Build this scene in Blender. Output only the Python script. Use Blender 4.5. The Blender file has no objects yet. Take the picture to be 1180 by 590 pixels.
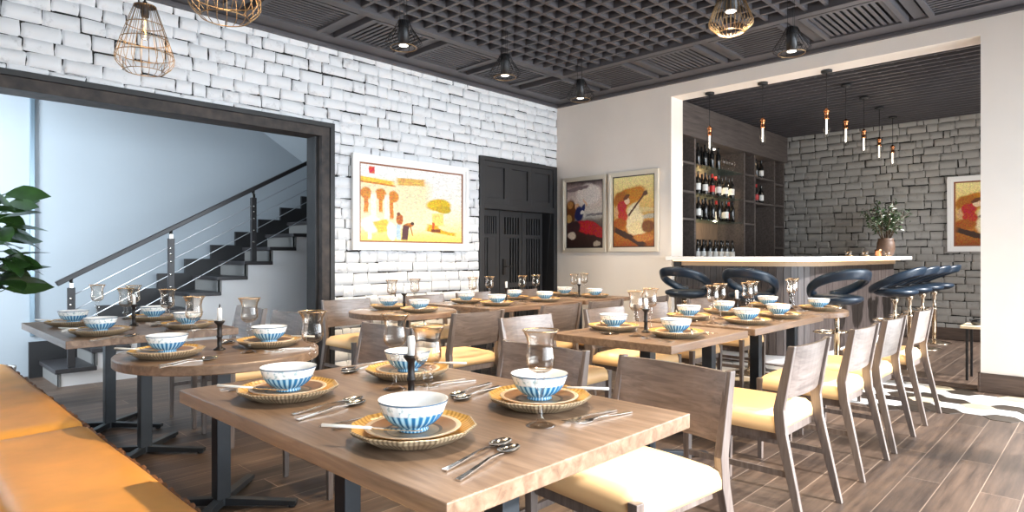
import bpy, bmesh, math, random
from math import sin, cos, pi, radians, sqrt, hypot, atan2
from mathutils import Vector, Matrix, noise as mnoise

SC = bpy.context.scene
COL = SC.collection
rnd = random.Random(7)

# ------------------------------------------------------------------ camera
CAM_H = 1.2
cam = bpy.data.cameras.new('camera'); cam_o = bpy.data.objects.new('camera', cam); COL.objects.link(cam_o)
cam.sensor_width = 36.0; cam.lens = 36.0 * 721.0 / 1180.0
cam.clip_start = 0.02
cam_o.location = (0, 0, CAM_H)
cam_o.rotation_euler = (pi / 2, 0, -atan2(0.720, 0.694))
SC.camera = cam_o

# ------------------------------------------------------------------ light, exposure
SC.view_settings.view_transform = 'Standard'
SC.view_settings.look = 'None'
SC.view_settings.gamma = 1.0
SC.view_settings.use_curve_mapping = False
SC.view_settings.exposure = 0.34
w = bpy.data.worlds.new('World'); SC.world = w; w.use_nodes = True
w.node_tree.nodes['Background'].inputs[0].default_value = (0.80, 0.90, 1.0, 1)
w.node_tree.nodes['Background'].inputs[1].default_value = 0.16

def area(name, loc, target, size, energy, color, spread=180):
    l = bpy.data.lights.new(name, 'AREA'); l.shape = 'RECTANGLE'; l.size, l.size_y = size
    l.energy = energy; l.color = color; l.spread = radians(spread)
    o = bpy.data.objects.new(name, l); COL.objects.link(o); o.location = loc
    o.rotation_euler = (Vector(target) - Vector(loc)).to_track_quat('-Z', 'Y').to_euler()
    return o
def point(name, loc, energy, color, r=0.03):
    l = bpy.data.lights.new(name, 'POINT'); l.energy = energy; l.color = color; l.shadow_soft_size = r
    o = bpy.data.objects.new(name, l); COL.objects.link(o); o.location = loc
    return o
def spot(name, loc, target, energy, color, ang=100, blend=0.6, r=0.04):
    l = bpy.data.lights.new(name, 'SPOT'); l.energy = energy; l.color = color; l.shadow_soft_size = r
    l.spot_size = radians(ang); l.spot_blend = blend
    o = bpy.data.objects.new(name, l); COL.objects.link(o); o.location = loc
    o.rotation_euler = (Vector(target) - Vector(loc)).to_track_quat('-Z', 'Y').to_euler()
    return o

# daylight through the window wall (at the -Y side, right of and behind the camera)
area('window_daylight', (3.4, -1.95, 1.45), (3.4, 2.0, 0.7), (8.6, 2.3), 290, (0.80, 0.90, 1.0), 130)
area('side_window_daylight', (6.80, -0.85, 1.45), (3.5, 1.2, 0.9), (2.2, 2.6), 150, (0.86, 0.93, 1.0))
area('window_daylight_side', (-1.9, 1.8, 1.9), (3.0, 3.2, 1.3), (4.5, 2.4), 12, (0.90, 0.95, 1.0))  # soft fill added from the open left side, no window there
area('stair_hall_daylight', (-1.0, 6.5, 1.9), (0.4, 7.8, 1.5), (1.0, 2.2), 200, (0.82, 0.91, 1.0))
area('bar_room_daylight', (8.9, 0.0, 1.8), (9.2, 3.0, 1.0), (2.6, 2.0), 18, (1.0, 0.95, 0.88))
sun = bpy.data.lights.new('sun', 'SUN'); sun.energy = 11.0; sun.angle = radians(2.5); sun.color = (0.97, 0.97, 1.0)
sun_o = bpy.data.objects.new('sun', sun); COL.objects.link(sun_o)
sun_o.rotation_euler = Vector((-0.10, 1.0, -0.63)).to_track_quat('-Z', 'Y').to_euler()

# ------------------------------------------------------------------ materials
def new_mat(name):
    m = bpy.data.materials.new(name); m.use_nodes = True
    nt = m.node_tree; b = nt.nodes['Principled BSDF']
    return m, nt, b
def rgba(c): return (c[0], c[1], c[2], 1.0)
def plain(name, c, rough=0.5, metal=0.0, spec=0.5, var=0.0, scale=20, bump=0.0, coat=0.0):
    m, nt, b = new_mat(name)
    b.inputs['Base Color'].default_value = rgba(c); b.inputs['Roughness'].default_value = rough
    b.inputs['Metallic'].default_value = metal; b.inputs['Specular IOR Level'].default_value = spec
    b.inputs['Coat Weight'].default_value = coat
    if var or bump:
        tc = nt.nodes.new('ShaderNodeTexCoord'); n = nt.nodes.new('ShaderNodeTexNoise')
        n.inputs['Scale'].default_value = scale; n.inputs['Detail'].default_value = 4
        nt.links.new(tc.outputs['Object'], n.inputs['Vector'])
        if var:
            r = nt.nodes.new('ShaderNodeValToRGB')
            r.color_ramp.elements[0].position = 0.3; r.color_ramp.elements[1].position = 0.7
            r.color_ramp.elements[0].color = rgba([max(0, x * (1 - var)) for x in c])
            r.color_ramp.elements[1].color = rgba([min(1, x * (1 + var)) for x in c])
            nt.links.new(n.outputs['Fac'], r.inputs['Fac']); nt.links.new(r.outputs['Color'], b.inputs['Base Color'])
        if bump:
            bp = nt.nodes.new('ShaderNodeBump'); bp.inputs['Strength'].default_value = bump; bp.inputs['Distance'].default_value = 0.01
            nt.links.new(n.outputs['Fac'], bp.inputs['Height']); nt.links.new(bp.outputs['Normal'], b.inputs['Normal'])
    return m
def wood(name, c1, c2, axis='X', rough=0.4, scale=1.0, c3=None, spec=0.5):
    m, nt, b = new_mat(name)
    tc = nt.nodes.new('ShaderNodeTexCoord'); mp = nt.nodes.new('ShaderNodeMapping')
    s = [22 * scale] * 3; s['XYZ'.index(axis)] = 1.6 * scale
    mp.inputs['Scale'].default_value = s
    n = nt.nodes.new('ShaderNodeTexNoise'); n.inputs['Scale'].default_value = 1.6; n.inputs['Detail'].default_value = 6
    n.inputs['Roughness'].default_value = 0.62; n.inputs['Distortion'].default_value = 0.6
    r = nt.nodes.new('ShaderNodeValToRGB'); e = r.color_ramp.elements
    e[0].position = 0.33; e[1].position = 0.69; e[0].color = rgba(c1); e[1].color = rgba(c2)
    if c3: k = e.new(0.5); k.color = rgba(c3)
    nt.links.new(tc.outputs['Object'], mp.inputs['Vector']); nt.links.new(mp.outputs['Vector'], n.inputs['Vector'])
    nt.links.new(n.outputs['Fac'], r.inputs['Fac']); nt.links.new(r.outputs['Color'], b.inputs['Base Color'])
    b.inputs['Roughness'].default_value = rough; b.inputs['Specular IOR Level'].default_value = spec
    return m
def emit(name, c, s):
    m, nt, b = new_mat(name)
    b.inputs['Base Color'].default_value = rgba(c); b.inputs['Emission Color'].default_value = rgba(c); b.inputs['Emission Strength'].default_value = s
    return m
def glass(name, tint=(1, 1, 1), refl=0.9, rough=0.02):
    m = bpy.data.materials.new(name); m.use_nodes = True; nt = m.node_tree; nt.nodes.clear()
    out = nt.nodes.new('ShaderNodeOutputMaterial'); mix = nt.nodes.new('ShaderNodeMixShader')
    tr = nt.nodes.new('ShaderNodeBsdfTransparent'); tr.inputs[0].default_value = rgba(tint)
    gl = nt.nodes.new('ShaderNodeBsdfGlossy'); gl.inputs['Roughness'].default_value = rough
    lw = nt.nodes.new('ShaderNodeLayerWeight'); lw.inputs['Blend'].default_value = 0.25
    mt = nt.nodes.new('ShaderNodeMath'); mt.operation = 'MULTIPLY'; mt.inputs[1].default_value = refl
    ce = nt.nodes.new('ShaderNodeValToRGB'); ce.color_ramp.elements[0].position = 0.35; ce.color_ramp.elements[0].color = rgba(tint)
    ce.color_ramp.elements[1].position = 1.0; ce.color_ramp.elements[1].color = rgba([x ** 12 for x in tint])
    lw2 = nt.nodes.new('ShaderNodeLayerWeight'); lw2.inputs['Blend'].default_value = 0.5
    nt.links.new(lw2.outputs['Facing'], ce.inputs['Fac']); nt.links.new(ce.outputs['Color'], tr.inputs[0])
    nt.links.new(lw.outputs['Facing'], mt.inputs[0]); nt.links.new(mt.outputs[0], mix.inputs[0])
    nt.links.new(tr.outputs[0], mix.inputs[1]); nt.links.new(gl.outputs[0], mix.inputs[2]); nt.links.new(mix.outputs[0], out.inputs[0])
    return m

M = {}
M['table_wood'] = wood('table_wood', (0.130, 0.076, 0.045), (0.275, 0.182, 0.118), 'Y', 0.34, 1.0, (0.195, 0.122, 0.076))
M['chair_wood'] = wood('chair_wood', (0.092, 0.067, 0.055), (0.210, 0.165, 0.140), 'X', 0.30, 1.5, spec=0.8)
M['post_wood'] = wood('post_wood', (0.092, 0.067, 0.055), (0.190, 0.150, 0.127), 'Z', 0.30, 1.5, spec=0.8)
M['leather'] = plain('tan_leather', (0.88, 0.56, 0.27), 0.40, var=0.04, scale=6, bump=0.05)
M['bench_leather'] = plain('bench_leather', (0.90, 0.40, 0.075), 0.45, var=0.10, scale=5, bump=0.08)
M['bench_trim'] = plain('bench_trim', (0.22, 0.09, 0.035), 0.6, var=0.3, scale=60, bump=0.3)
M['steel'] = plain('dark_steel', (0.030, 0.035, 0.040), 0.38, 0.35, var=0.15, scale=8)
M['black'] = plain('black_paint', (0.012, 0.012, 0.013), 0.45)
M['frame_wood'] = plain('aged_black_frame', (0.018, 0.017, 0.017), 0.5, var=0.5, scale=5, bump=0.2)
M['rust'] = plain('rusty_frame', (0.034, 0.024, 0.019), 0.6, var=0.7, scale=12, bump=0.3)
M['cream_wall'] = plain('cream_plaster', (0.84, 0.76, 0.68), 0.85, var=0.02, scale=3)
M['white_wall'] = plain('white_plaster', (0.90, 0.89, 0.87), 0.85)
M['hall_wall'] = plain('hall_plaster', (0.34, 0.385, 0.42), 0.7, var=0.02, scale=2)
M['stair_side'] = plain('stair_side_plaster', (0.78, 0.79, 0.80), 0.7)
M['ceiling_wood'] = plain('ceiling_dark_stain', (0.074, 0.068, 0.072), 0.5, var=0.12, scale=4)
M['ceiling_back'] = plain('ceiling_backing', (0.016, 0.013, 0.013), 0.8)
M['door'] = plain('door_black', (0.022, 0.021, 0.022), 0.5, var=0.1, scale=6)
M['base_wood'] = wood('baseboard_wood', (0.055, 0.035, 0.027), (0.12, 0.08, 0.06), 'Y', 0.45)
M['bar_wood'] = wood('bar_wood', (0.028, 0.021, 0.019), (0.070, 0.054, 0.048), 'Z', 0.42, 1.4)
M['shelf_wood'] = wood('shelf_wood', (0.07, 0.056, 0.05), (0.15, 0.122, 0.108), 'X', 0.5, 1.0)
M['shelf_back'] = wood('shelf_back_wood', (0.13, 0.085, 0.055), (0.24, 0.165, 0.11), 'Z', 0.5, 1.2)
M['marble'] = plain('white_counter', (0.90, 0.88, 0.86), 0.25)
M['kick'] = plain('kick_marble', (0.80, 0.78, 0.76), 0.35, var=0.12, scale=4)
M['fascia'] = plain('bar_fascia', (0.42, 0.33, 0.24), 0.5)
M['led'] = emit('led_strip', (1.0, 0.66, 0.30), 3.0)
M['chrome'] = plain('chrome', (0.80, 0.76, 0.70), 0.10, 1.0)
M['warm_chrome'] = plain('warm_chrome', (0.72, 0.60, 0.46), 0.12, 1.0)
M['cutlery'] = plain('polished_steel', (0.82, 0.78, 0.72), 0.14, 1.0)
M['stool_leather'] = plain('navy_leather', (0.009, 0.020, 0.036), 0.34, spec=0.5, bump=0.03, scale=40)
M['gold_wire'] = plain('gold_wire', (0.34, 0.22, 0.11), 0.35, 0.8)
M['dark_wire'] = plain('dark_wire', (0.02, 0.018, 0.016), 0.4, 0.5)
M['copper'] = plain('copper', (0.75, 0.30, 0.13), 0.25, 1.0)
M['bulb_glow'] = emit('bulb_glow', (1.0, 0.93, 0.82), 3.0)
M['edison'] = emit('edison_glow', (1.0, 0.62, 0.18), 4.0)
M['glass'] = glass('clear_glass', (0.99, 0.98, 0.965), 0.80)
M['amber_glass'] = glass('amber_glass', (0.985, 0.965, 0.94), 0.78)
M['rim_gold'] = plain('gilded_rim', (0.70, 0.46, 0.24), 0.2, 0.8)
M['pane'] = glass('window_glass', (0.98, 1, 1), 0.4)
M['candle'] = plain('candle_wax', (0.92, 0.90, 0.86), 0.5)
M['stick_metal'] = plain('candlestick_iron', (0.025, 0.020, 0.018), 0.4, 0.4)
M['cream_bowl'] = plain('white_glaze', (0.93, 0.94, 0.94), 0.14, coat=0.3)
M['saucer'] = plain('brown_saucer', (0.24, 0.115, 0.045), 0.28, var=0.35, scale=14)
M['saucer_rim'] = plain('saucer_rim', (0.62, 0.47, 0.31), 0.3)
M['saucer_ring'] = plain('saucer_ring', (0.05, 0.03, 0.02), 0.3)
M['saucer_core'] = plain('saucer_core', (0.33, 0.22, 0.13), 0.3, var=0.2, scale=30)
M['handle_white'] = plain('ivory_handle', (0.90, 0.86, 0.78), 0.3)
M['pic_frame'] = plain('silver_gilt_frame', (0.72, 0.64, 0.52), 0.35, 0.35)
M['pic_frame_white'] = plain('white_picture_frame', (0.90, 0.88, 0.85), 0.5)
M['pic_slip'] = plain('brown_slip', (0.28, 0.09, 0.03), 0.5)
M['pic_slip_dark'] = plain('dark_slip', (0.03, 0.02, 0.015), 0.5)
M['bottle'] = plain('wine_bottle_glass', (0.010, 0.010, 0.010), 0.08, spec=0.8)
M['label'] = plain('white_label', (0.88, 0.86, 0.82), 0.6)
M['red_label'] = plain('red_capsule', (0.62, 0.03, 0.03), 0.4)
M['leaf'] = plain('fig_leaf', (0.030, 0.075, 0.016), 0.32, var=0.5, scale=6)
M['leaf2'] = plain('shrub_leaf', (0.035, 0.065, 0.022), 0.45, var=0.5, scale=40)
M['petal'] = plain('white_petal', (0.80, 0.84, 0.70), 0.6)
M['stem'] = plain('brown_stem', (0.10, 0.06, 0.03), 0.7)
M['vase'] = plain('brown_vase', (0.10, 0.055, 0.032), 0.5, var=0.2, scale=20)
M['pot'] = plain('grey_pot', (0.45, 0.44, 0.42), 0.7)
M['soil'] = plain('soil', (0.03, 0.02, 0.015), 0.9)
M['stair_tread'] = plain('stair_tread', (0.030, 0.028, 0.030), 0.4, var=0.2, scale=6)
M['stair_riser'] = plain('stair_riser', (0.16, 0.16, 0.155), 0.5)
M['rail'] = plain('handrail_dark', (0.020, 0.018, 0.019), 0.4)
M['cable'] = plain('rail_cable', (0.75, 0.78, 0.80), 0.25, 0.6)
M['strip_metal'] = plain('steel_edge_strip', (0.22, 0.30, 0.36), 0.3, 0.6)
M['pale_top'] = plain('pale_table_top', (0.80, 0.66, 0.46), 0.4)

def brick_mats(tag, light, dirt):
    m, nt, b = new_mat('painted_brick_' + tag)
    tc = nt.nodes.new('ShaderNodeTexCoord')
    n = nt.nodes.new('ShaderNodeTexNoise'); n.inputs['Scale'].default_value = 7; n.inputs['Detail'].default_value = 8; n.inputs['Roughness'].default_value = 0.7
    r = nt.nodes.new('ShaderNodeValToRGB'); e = r.color_ramp.elements
    e[0].position = 0.24; e[0].color = rgba(dirt); e[1].position = 0.44; e[1].color = rgba(light)
    nt.links.new(tc.outputs['Object'], n.inputs['Vector']); nt.links.new(n.outputs['Fac'], r.inputs['Fac']); nt.links.new(r.outputs['Color'], b.inputs['Base Color'])
    bp = nt.nodes.new('ShaderNodeBump'); bp.inputs['Strength'].default_value = 0.35; bp.inputs['Distance'].default_value = 0.01
    nt.links.new(n.outputs['Fac'], bp.inputs['Height']); nt.links.new(bp.outputs['Normal'], b.inputs['Normal'])
    b.inputs['Roughness'].default_value = 0.75
    m2, nt, b = new_mat('joint_' + tag)
    tc = nt.nodes.new('ShaderNodeTexCoord')
    n = nt.nodes.new('ShaderNodeTexNoise'); n.inputs['Scale'].default_value = 6; n.inputs['Detail'].default_value = 3
    r = nt.nodes.new('ShaderNodeValToRGB'); e = r.color_ramp.elements
    e[0].position = 0.59; e[0].color = (0.012, 0.011, 0.010, 1); e[1].position = 0.68; e[1].color = rgba([x * 0.9 for x in light])
    nt.links.new(tc.outputs['Object'], n.inputs['Vector']); nt.links.new(n.outputs['Fac'], r.inputs['Fac']); nt.links.new(r.outputs['Color'], b.inputs['Base Color'])
    b.inputs['Roughness'].default_value = 0.9
    return m, m2
M['brick'], M['joint'] = brick_mats('white', (0.77, 0.77, 0.775), (0.38, 0.37, 0.37))
M['brick_grey'], M['joint_grey'] = brick_mats('grey', (0.36, 0.345, 0.32), (0.17, 0.16, 0.15))

def floor_mat():
    m, nt, b = new_mat('floor_planks')
    tc = nt.nodes.new('ShaderNodeTexCoord')
    bk = nt.nodes.new('ShaderNodeTexBrick')
    bk.offset = 0.37; bk.squash = 1.0
    for k, v in (('Scale', 1.0), ('Mortar Size', 0.0022), ('Mortar Smooth', 0.2), ('Bias', 0.0), ('Brick Width', 1.5), ('Row Height', 0.165)):
        bk.inputs[k].default_value = v
    bk.inputs['Color1'].default_value = (0, 0, 0, 1); bk.inputs['Color2'].default_value = (1, 1, 1, 1); bk.inputs['Mortar'].default_value = (0.5, 0.5, 0.5, 1)
    nt.links.new(tc.outputs['Object'], bk.inputs['Vector'])
    mp = nt.nodes.new('ShaderNodeMapping'); mp.inputs['Scale'].default_value = (1.2, 16, 16)
    sep = nt.nodes.new('ShaderNodeVectorMath'); sep.operation = 'ADD'
    mul = nt.nodes.new('ShaderNodeVectorMath'); mul.operation = 'SCALE'; mul.inputs['Scale'].default_value = 9.0
    nt.links.new(bk.outputs['Color'], mul.inputs[0]); nt.links.new(tc.outputs['Object'], sep.inputs[0]); nt.links.new(mul.outputs[0], sep.inputs[1])
    nt.links.new(sep.outputs[0], mp.inputs['Vector'])
    n = nt.nodes.new('ShaderNodeTexNoise'); n.inputs['Scale'].default_value = 1.5; n.inputs['Detail'].default_value = 7; n.inputs['Roughness'].default_value = 0.65
    nt.links.new(mp.outputs['Vector'], n.inputs['Vector'])
    r = nt.nodes.new('ShaderNodeValToRGB'); e = r.color_ramp.elements
    e[0].position = 0.30; e[0].color = (0.028, 0.017, 0.012, 1); e[1].position = 0.72; e[1].color = (0.118, 0.078, 0.054, 1)
    nt.links.new(n.outputs['Fac'], r.inputs['Fac'])
    hs = nt.nodes.new('ShaderNodeHueSaturation')
    mr = nt.nodes.new('ShaderNodeMapRange'); mr.inputs['To Min'].default_value = 0.72; mr.inputs['To Max'].default_value = 1.35
    nt.links.new(bk.outputs['Color'], mr.inputs['Value']); nt.links.new(mr.outputs[0], hs.inputs['Value']); nt.links.new(r.outputs['Color'], hs.inputs['Color'])
    mx = nt.nodes.new('ShaderNodeMix'); mx.data_type = 'RGBA'
    nt.links.new(bk.outputs['Fac'], mx.inputs['Factor']); nt.links.new(hs.outputs['Color'], mx.inputs['A']); mx.inputs['B'].default_value = (0.26, 0.19, 0.14, 1)
    nt.links.new(mx.outputs['Result'], b.inputs['Base Color'])
    b.inputs['Roughness'].default_value = 0.43
    bp = nt.nodes.new('ShaderNodeBump'); bp.inputs['Strength'].default_value = 0.25; bp.inputs['Distance'].default_value = 0.004; bp.invert = True
    nt.links.new(bk.outputs['Fac'], bp.inputs['Height']); nt.links.new(bp.outputs['Normal'], b.inputs['Normal'])
    return m
M['floor'] = floor_mat()
for k, c in (('hex_white', (0.60, 0.59, 0.57)), ('hex_cream', (0.44, 0.36, 0.25)), ('hex_grey', (0.25, 0.24, 0.23)), ('hex_dark', (0.028, 0.020, 0.014))):
    M[k] = plain(k, c, 0.35, var=0.08, scale=8)
M['grout'] = plain('grout', (0.30, 0.28, 0.26), 0.8)

def fluted_bowl_mat():
    m, nt, b = new_mat('blue_fluted_bowl')
    tc = nt.nodes.new('ShaderNodeTexCoord'); sx = nt.nodes.new('ShaderNodeSeparateXYZ'); nt.links.new(tc.outputs['Object'], sx.inputs[0])
    def math(op, a, c=None):
        x = nt.nodes.new('ShaderNodeMath'); x.operation = op
        for i, v in ((0, a), (1, c)):
            if v is None: continue
            if isinstance(v, (int, float)): x.inputs[i].default_value = v
            else: nt.links.new(v, x.inputs[i])
        return x.outputs[0]
    ang = math('ARCTAN2', sx.outputs['Y'], sx.outputs['X'])
    st = math('SINE', math('MULTIPLY', ang, 26.0))
    r = nt.nodes.new('ShaderNodeValToRGB'); e = r.color_ramp.elements
    e[0].position = 0.25; e[0].color = (0.035, 0.20, 0.42, 1); e[1].position = 0.85; e[1].color = (0.42, 0.68, 0.80, 1)
    nt.links.new(math('MULTIPLY', math('ADD', st, 1.0), 0.5), r.inputs['Fac'])
    n = nt.nodes.new('ShaderNodeTexNoise'); n.inputs['Scale'].default_value = 75; n.inputs['Detail'].default_value = 3
    nt.links.new(tc.outputs['Object'], n.inputs['Vector'])
    r2 = nt.nodes.new('ShaderNodeValToRGB'); e = r2.color_ramp.elements
    e[0].position = 0.36; e[0].color = (0.42, 0.55, 0.58, 1); e[1].position = 0.47; e[1].color = (0.90, 0.93, 0.93, 1)
    nt.links.new(n.outputs['Fac'], r2.inputs['Fac'])
    mr = nt.nodes.new('ShaderNodeMapRange'); mr.inputs['From Min'].default_value = 0.0455; mr.inputs['From Max'].default_value = 0.0485
    nt.links.new(sx.outputs['Z'], mr.inputs['Value'])
    mx = nt.nodes.new('ShaderNodeMix'); mx.data_type = 'RGBA'
    nt.links.new(mr.outputs[0], mx.inputs['Factor']); nt.links.new(r.outputs['Color'], mx.inputs['A']); nt.links.new(r2.outputs['Color'], mx.inputs['B'])
    mr2 = nt.nodes.new('ShaderNodeMapRange'); mr2.inputs['From Min'].default_value = 0.072; mr2.inputs['From Max'].default_value = 0.073
    nt.links.new(sx.outputs['Z'], mr2.inputs['Value'])
    mx2 = nt.nodes.new('ShaderNodeMix'); mx2.data_type = 'RGBA'
    nt.links.new(mr2.outputs[0], mx2.inputs['Factor']); nt.links.new(mx.outputs['Result'], mx2.inputs['A']); mx2.inputs['B'].default_value = (0.10, 0.16, 0.24, 1)
    nt.links.new(mx2.outputs['Result'], b.inputs['Base Color'])
    b.inputs['Roughness'].default_value = 0.16; b.inputs['Coat Weight'].default_value = 0.3
    return m
M['bowl_blue'] = fluted_bowl_mat()
def basket_mat(name, c1, c2, freq):
    m, nt, b = new_mat(name)
    tc = nt.nodes.new('ShaderNodeTexCoord'); sx = nt.nodes.new('ShaderNodeSeparateXYZ'); nt.links.new(tc.outputs['Object'], sx.inputs[0])
    at = nt.nodes.new('ShaderNodeMath'); at.operation = 'ARCTAN2'; nt.links.new(sx.outputs['Y'], at.inputs[0]); nt.links.new(sx.outputs['X'], at.inputs[1])
    mu = nt.nodes.new('ShaderNodeMath'); mu.operation = 'MULTIPLY'; mu.inputs[1].default_value = freq; nt.links.new(at.outputs[0], mu.inputs[0])
    n = nt.nodes.new('ShaderNodeTexNoise'); n.inputs['Scale'].default_value = 25; nt.links.new(tc.outputs['Object'], n.inputs['Vector'])
    ad = nt.nodes.new('ShaderNodeMath'); ad.operation = 'MULTIPLY_ADD'; ad.inputs[1].default_value = 5.0
    nt.links.new(n.outputs['Fac'], ad.inputs[0]); nt.links.new(mu.outputs[0], ad.inputs[2])
    si = nt.nodes.new('ShaderNodeMath'); si.operation = 'SINE'; nt.links.new(ad.outputs[0], si.inputs[0])
    r = nt.nodes.new('ShaderNodeValToRGB'); e = r.color_ramp.elements
    e[0].position = 0.0; e[0].color = rgba(c1); e[1].position = 0.8; e[1].color = rgba(c2)
    mr = nt.nodes.new('ShaderNodeMapRange'); mr.inputs['From Min'].default_value = -1; nt.links.new(si.outputs[0], mr.inputs['Value'])
    nt.links.new(mr.outputs[0], r.inputs['Fac']); nt.links.new(r.outputs['Color'], b.inputs['Base Color'])
    b.inputs['Roughness'].default_value = 0.35
    return m
M['charger_in'] = basket_mat('gold_basket', (0.48, 0.24, 0.045), (0.76, 0.46, 0.13), 60)
M['charger_out'] = basket_mat('ribbed_basket', (0.15, 0.095, 0.05), (0.46, 0.36, 0.235), 80)

# ------------------------------------------------------------------ mesh builder
class MB:
    def __init__(s): s.v = []; s.f = []; s.mi = []; s.sm = []
    def add(s, verts, faces, mi=0, smooth=False):
        o = len(s.v); s.v += [tuple(v) for v in verts]
        for f in faces: s.f.append(tuple(i + o for i in f)); s.mi.append(mi); s.sm.append(smooth)
        return s
    def box(s, x0, y0, z0, x1, y1, z1, mi=0):
        v = [(x, y, z) for z in (z0, z1) for y in (y0, y1) for x in (x0, x1)]
        return s.add(v, [(0, 2, 3, 1), (4, 5, 7, 6), (0, 1, 5, 4), (2, 6, 7, 3), (0, 4, 6, 2), (1, 3, 7, 5)], mi)
    def bar(s, p, q, wd, ht, up=(0, 0, 1), mi=0, w2=None, h2=None):
        p, q = Vector(p), Vector(q); d = (q - p).normalized(); side = d.cross(Vector(up))
        if side.length < 1e-4: side = d.cross(Vector((0, 1, 0)))
        side.normalize(); u = side.cross(d).normalized(); v = []
        for c, a, b in ((p, wd, ht), (q, w2 or wd, h2 or ht)):
            v += [c + side * (i * a / 2) + u * (j * b / 2) for i, j in ((-1, -1), (1, -1), (1, 1), (-1, 1))]
        return s.add(v, [(3, 2, 1, 0), (4, 5, 6, 7), (0, 1, 5, 4), (1, 2, 6, 5), (2, 3, 7, 6), (3, 0, 4, 7)], mi)
    def tube(s, pts, r, n=8, mi=0, closed=False, smooth=True):
        pts = [Vector(p) for p in pts]; m = len(pts); rings = []; prev = None
        for i in range(m):
            if closed: d = pts[(i + 1) % m] - pts[i - 1]
            else: d = pts[min(i + 1, m - 1)] - pts[max(i - 1, 0)]
            d.normalize()
            if prev is None:
                a = d.cross(Vector((0, 0, 1)));  a = a if a.length > 1e-3 else d.cross(Vector((1, 0, 0)))
            else: a = prev - d * prev.dot(d)
            a.normalize(); prev = a; b = d.cross(a)
            rr = r[i] if isinstance(r, (list, tuple)) else r
            rings.append([pts[i] + a * (rr * cos(2 * pi * k / n)) + b * (rr * sin(2 * pi * k / n)) for k in range(n)])
        v = [p for ring in rings for p in ring]; f = []
        for i in range(m if closed else m - 1):
            j = (i + 1) % m
            for k in range(n): f.append((i * n + k, i * n + (k + 1) % n, j * n + (k + 1) % n, j * n + k))
        if not closed: f.append(tuple(reversed(range(n)))); f.append(tuple((m - 1) * n + k for k in range(n)))
        return s.add(v, f, mi, smooth)
    def lathe(s, prof, n=24, mi=0, c=(0, 0, 0), smooth=True, mis=None, rad=None, cap=True):
        v = []; m = len(prof); f = []
        for r, z in prof:
            for k in range(n):
                a = 2 * pi * k / n; q = rad(a) if rad else 1.0
                v.append((c[0] + r * q * cos(a), c[1] + r * q * sin(a), c[2] + z))
        o = len(s.v); s.v += v
        for i in range(m - 1):
            for k in range(n):
                g = (i * n + k, i * n + (k + 1) % n, (i + 1) * n + (k + 1) % n, (i + 1) * n + k)
                s.f.append(tuple(x + o for x in g)); s.mi.append(mis[i] if mis else mi); s.sm.append(smooth)
        for i, rev in ((0, True), (m - 1, False)):
            if cap and prof[i][0] > 1e-5:
                g = [i * n + k for k in range(n)]
                if rev: g.reverse()
                s.f.append(tuple(x + o for x in g)); s.mi.append(mi if not mis else mis[min(i, m - 2)]); s.sm.append(False)
        return s
    def prism(s, poly, z0, z1, mi=0):
        n = len(poly); v = [(x, y, z0) for x, y in poly] + [(x, y, z1) for x, y in poly]
        f = [tuple(reversed(range(n))), tuple(range(n, 2 * n))] + [(i, (i + 1) % n, (i + 1) % n + n, i + n) for i in range(n)]
        return s.add(v, f, mi)
    def build(s, name, mats, parent=None, bevel=0.0, seg=2, subsurf=0, loc=None):
        me = bpy.data.meshes.new(name); me.from_pydata(s.v, [], s.f)
        for m in (mats if isinstance(mats, (list, tuple)) else [mats]): me.materials.append(m)
        me.polygons.foreach_set('material_index', s.mi); me.polygons.foreach_set('use_smooth', s.sm); me.update()
        bm = bmesh.new(); bm.from_mesh(me)
        bmesh.ops.remove_doubles(bm, verts=bm.verts, dist=1e-6); bmesh.ops.recalc_face_normals(bm, faces=bm.faces); bm.to_mesh(me); bm.free()
        o = bpy.data.objects.new(name, me); COL.objects.link(o)
        if parent: o.parent = parent
        if loc: o.location = loc
        if bevel:
            b = o.modifiers.new('bevel', 'BEVEL'); b.width = bevel; b.segments = seg; b.limit_method = 'ANGLE'; b.angle_limit = radians(40)
        if subsurf:
            b = o.modifiers.new('sub', 'SUBSURF'); b.levels = subsurf; b.render_levels = subsurf
        return o

def tag(o, label, cat, group=None):
    o['label'] = label; o['category'] = cat
    if group: o['group'] = group
    return o
def struct(o):
    o['kind'] = 'structure'; return o
def empty(name, loc=(0, 0, 0), rz=0.0):
    o = bpy.data.objects.new(name, None); COL.objects.link(o); o.location = loc; o.rotation_euler = (0, 0, rz); o.empty_display_size = 0.1
    return o
USED = set()
def place(proto, loc, rz, label, cat, group=None):
    """first use moves the prototype itself, later uses copy it with its parts and sub-parts"""
    if proto.name not in USED:
        USED.add(proto.name); r = proto
    else:
        r = proto.copy(); COL.objects.link(r)
        for ch in list(proto.children):
            c = ch.copy(); COL.objects.link(c); c.parent = r
            for g in list(ch.children):
                d = g.copy(); COL.objects.link(d); d.parent = c
        if 'group' in r: del r['group']
    r.location = loc; r.rotation_euler = (0, 0, rz)
    return tag(r, label, cat, group)

# ================================================================== SETTING
XB = 6.865      # cream wall (right) front face
YA = 5.724      # brick wall (back) front face
H = 3.37
struct(MB().box(-3.2, -4.0, -0.12, 12.0, 9.0, 0.0).build('floor', M['floor']))
FLOOR = bpy.data.objects['floor']

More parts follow.
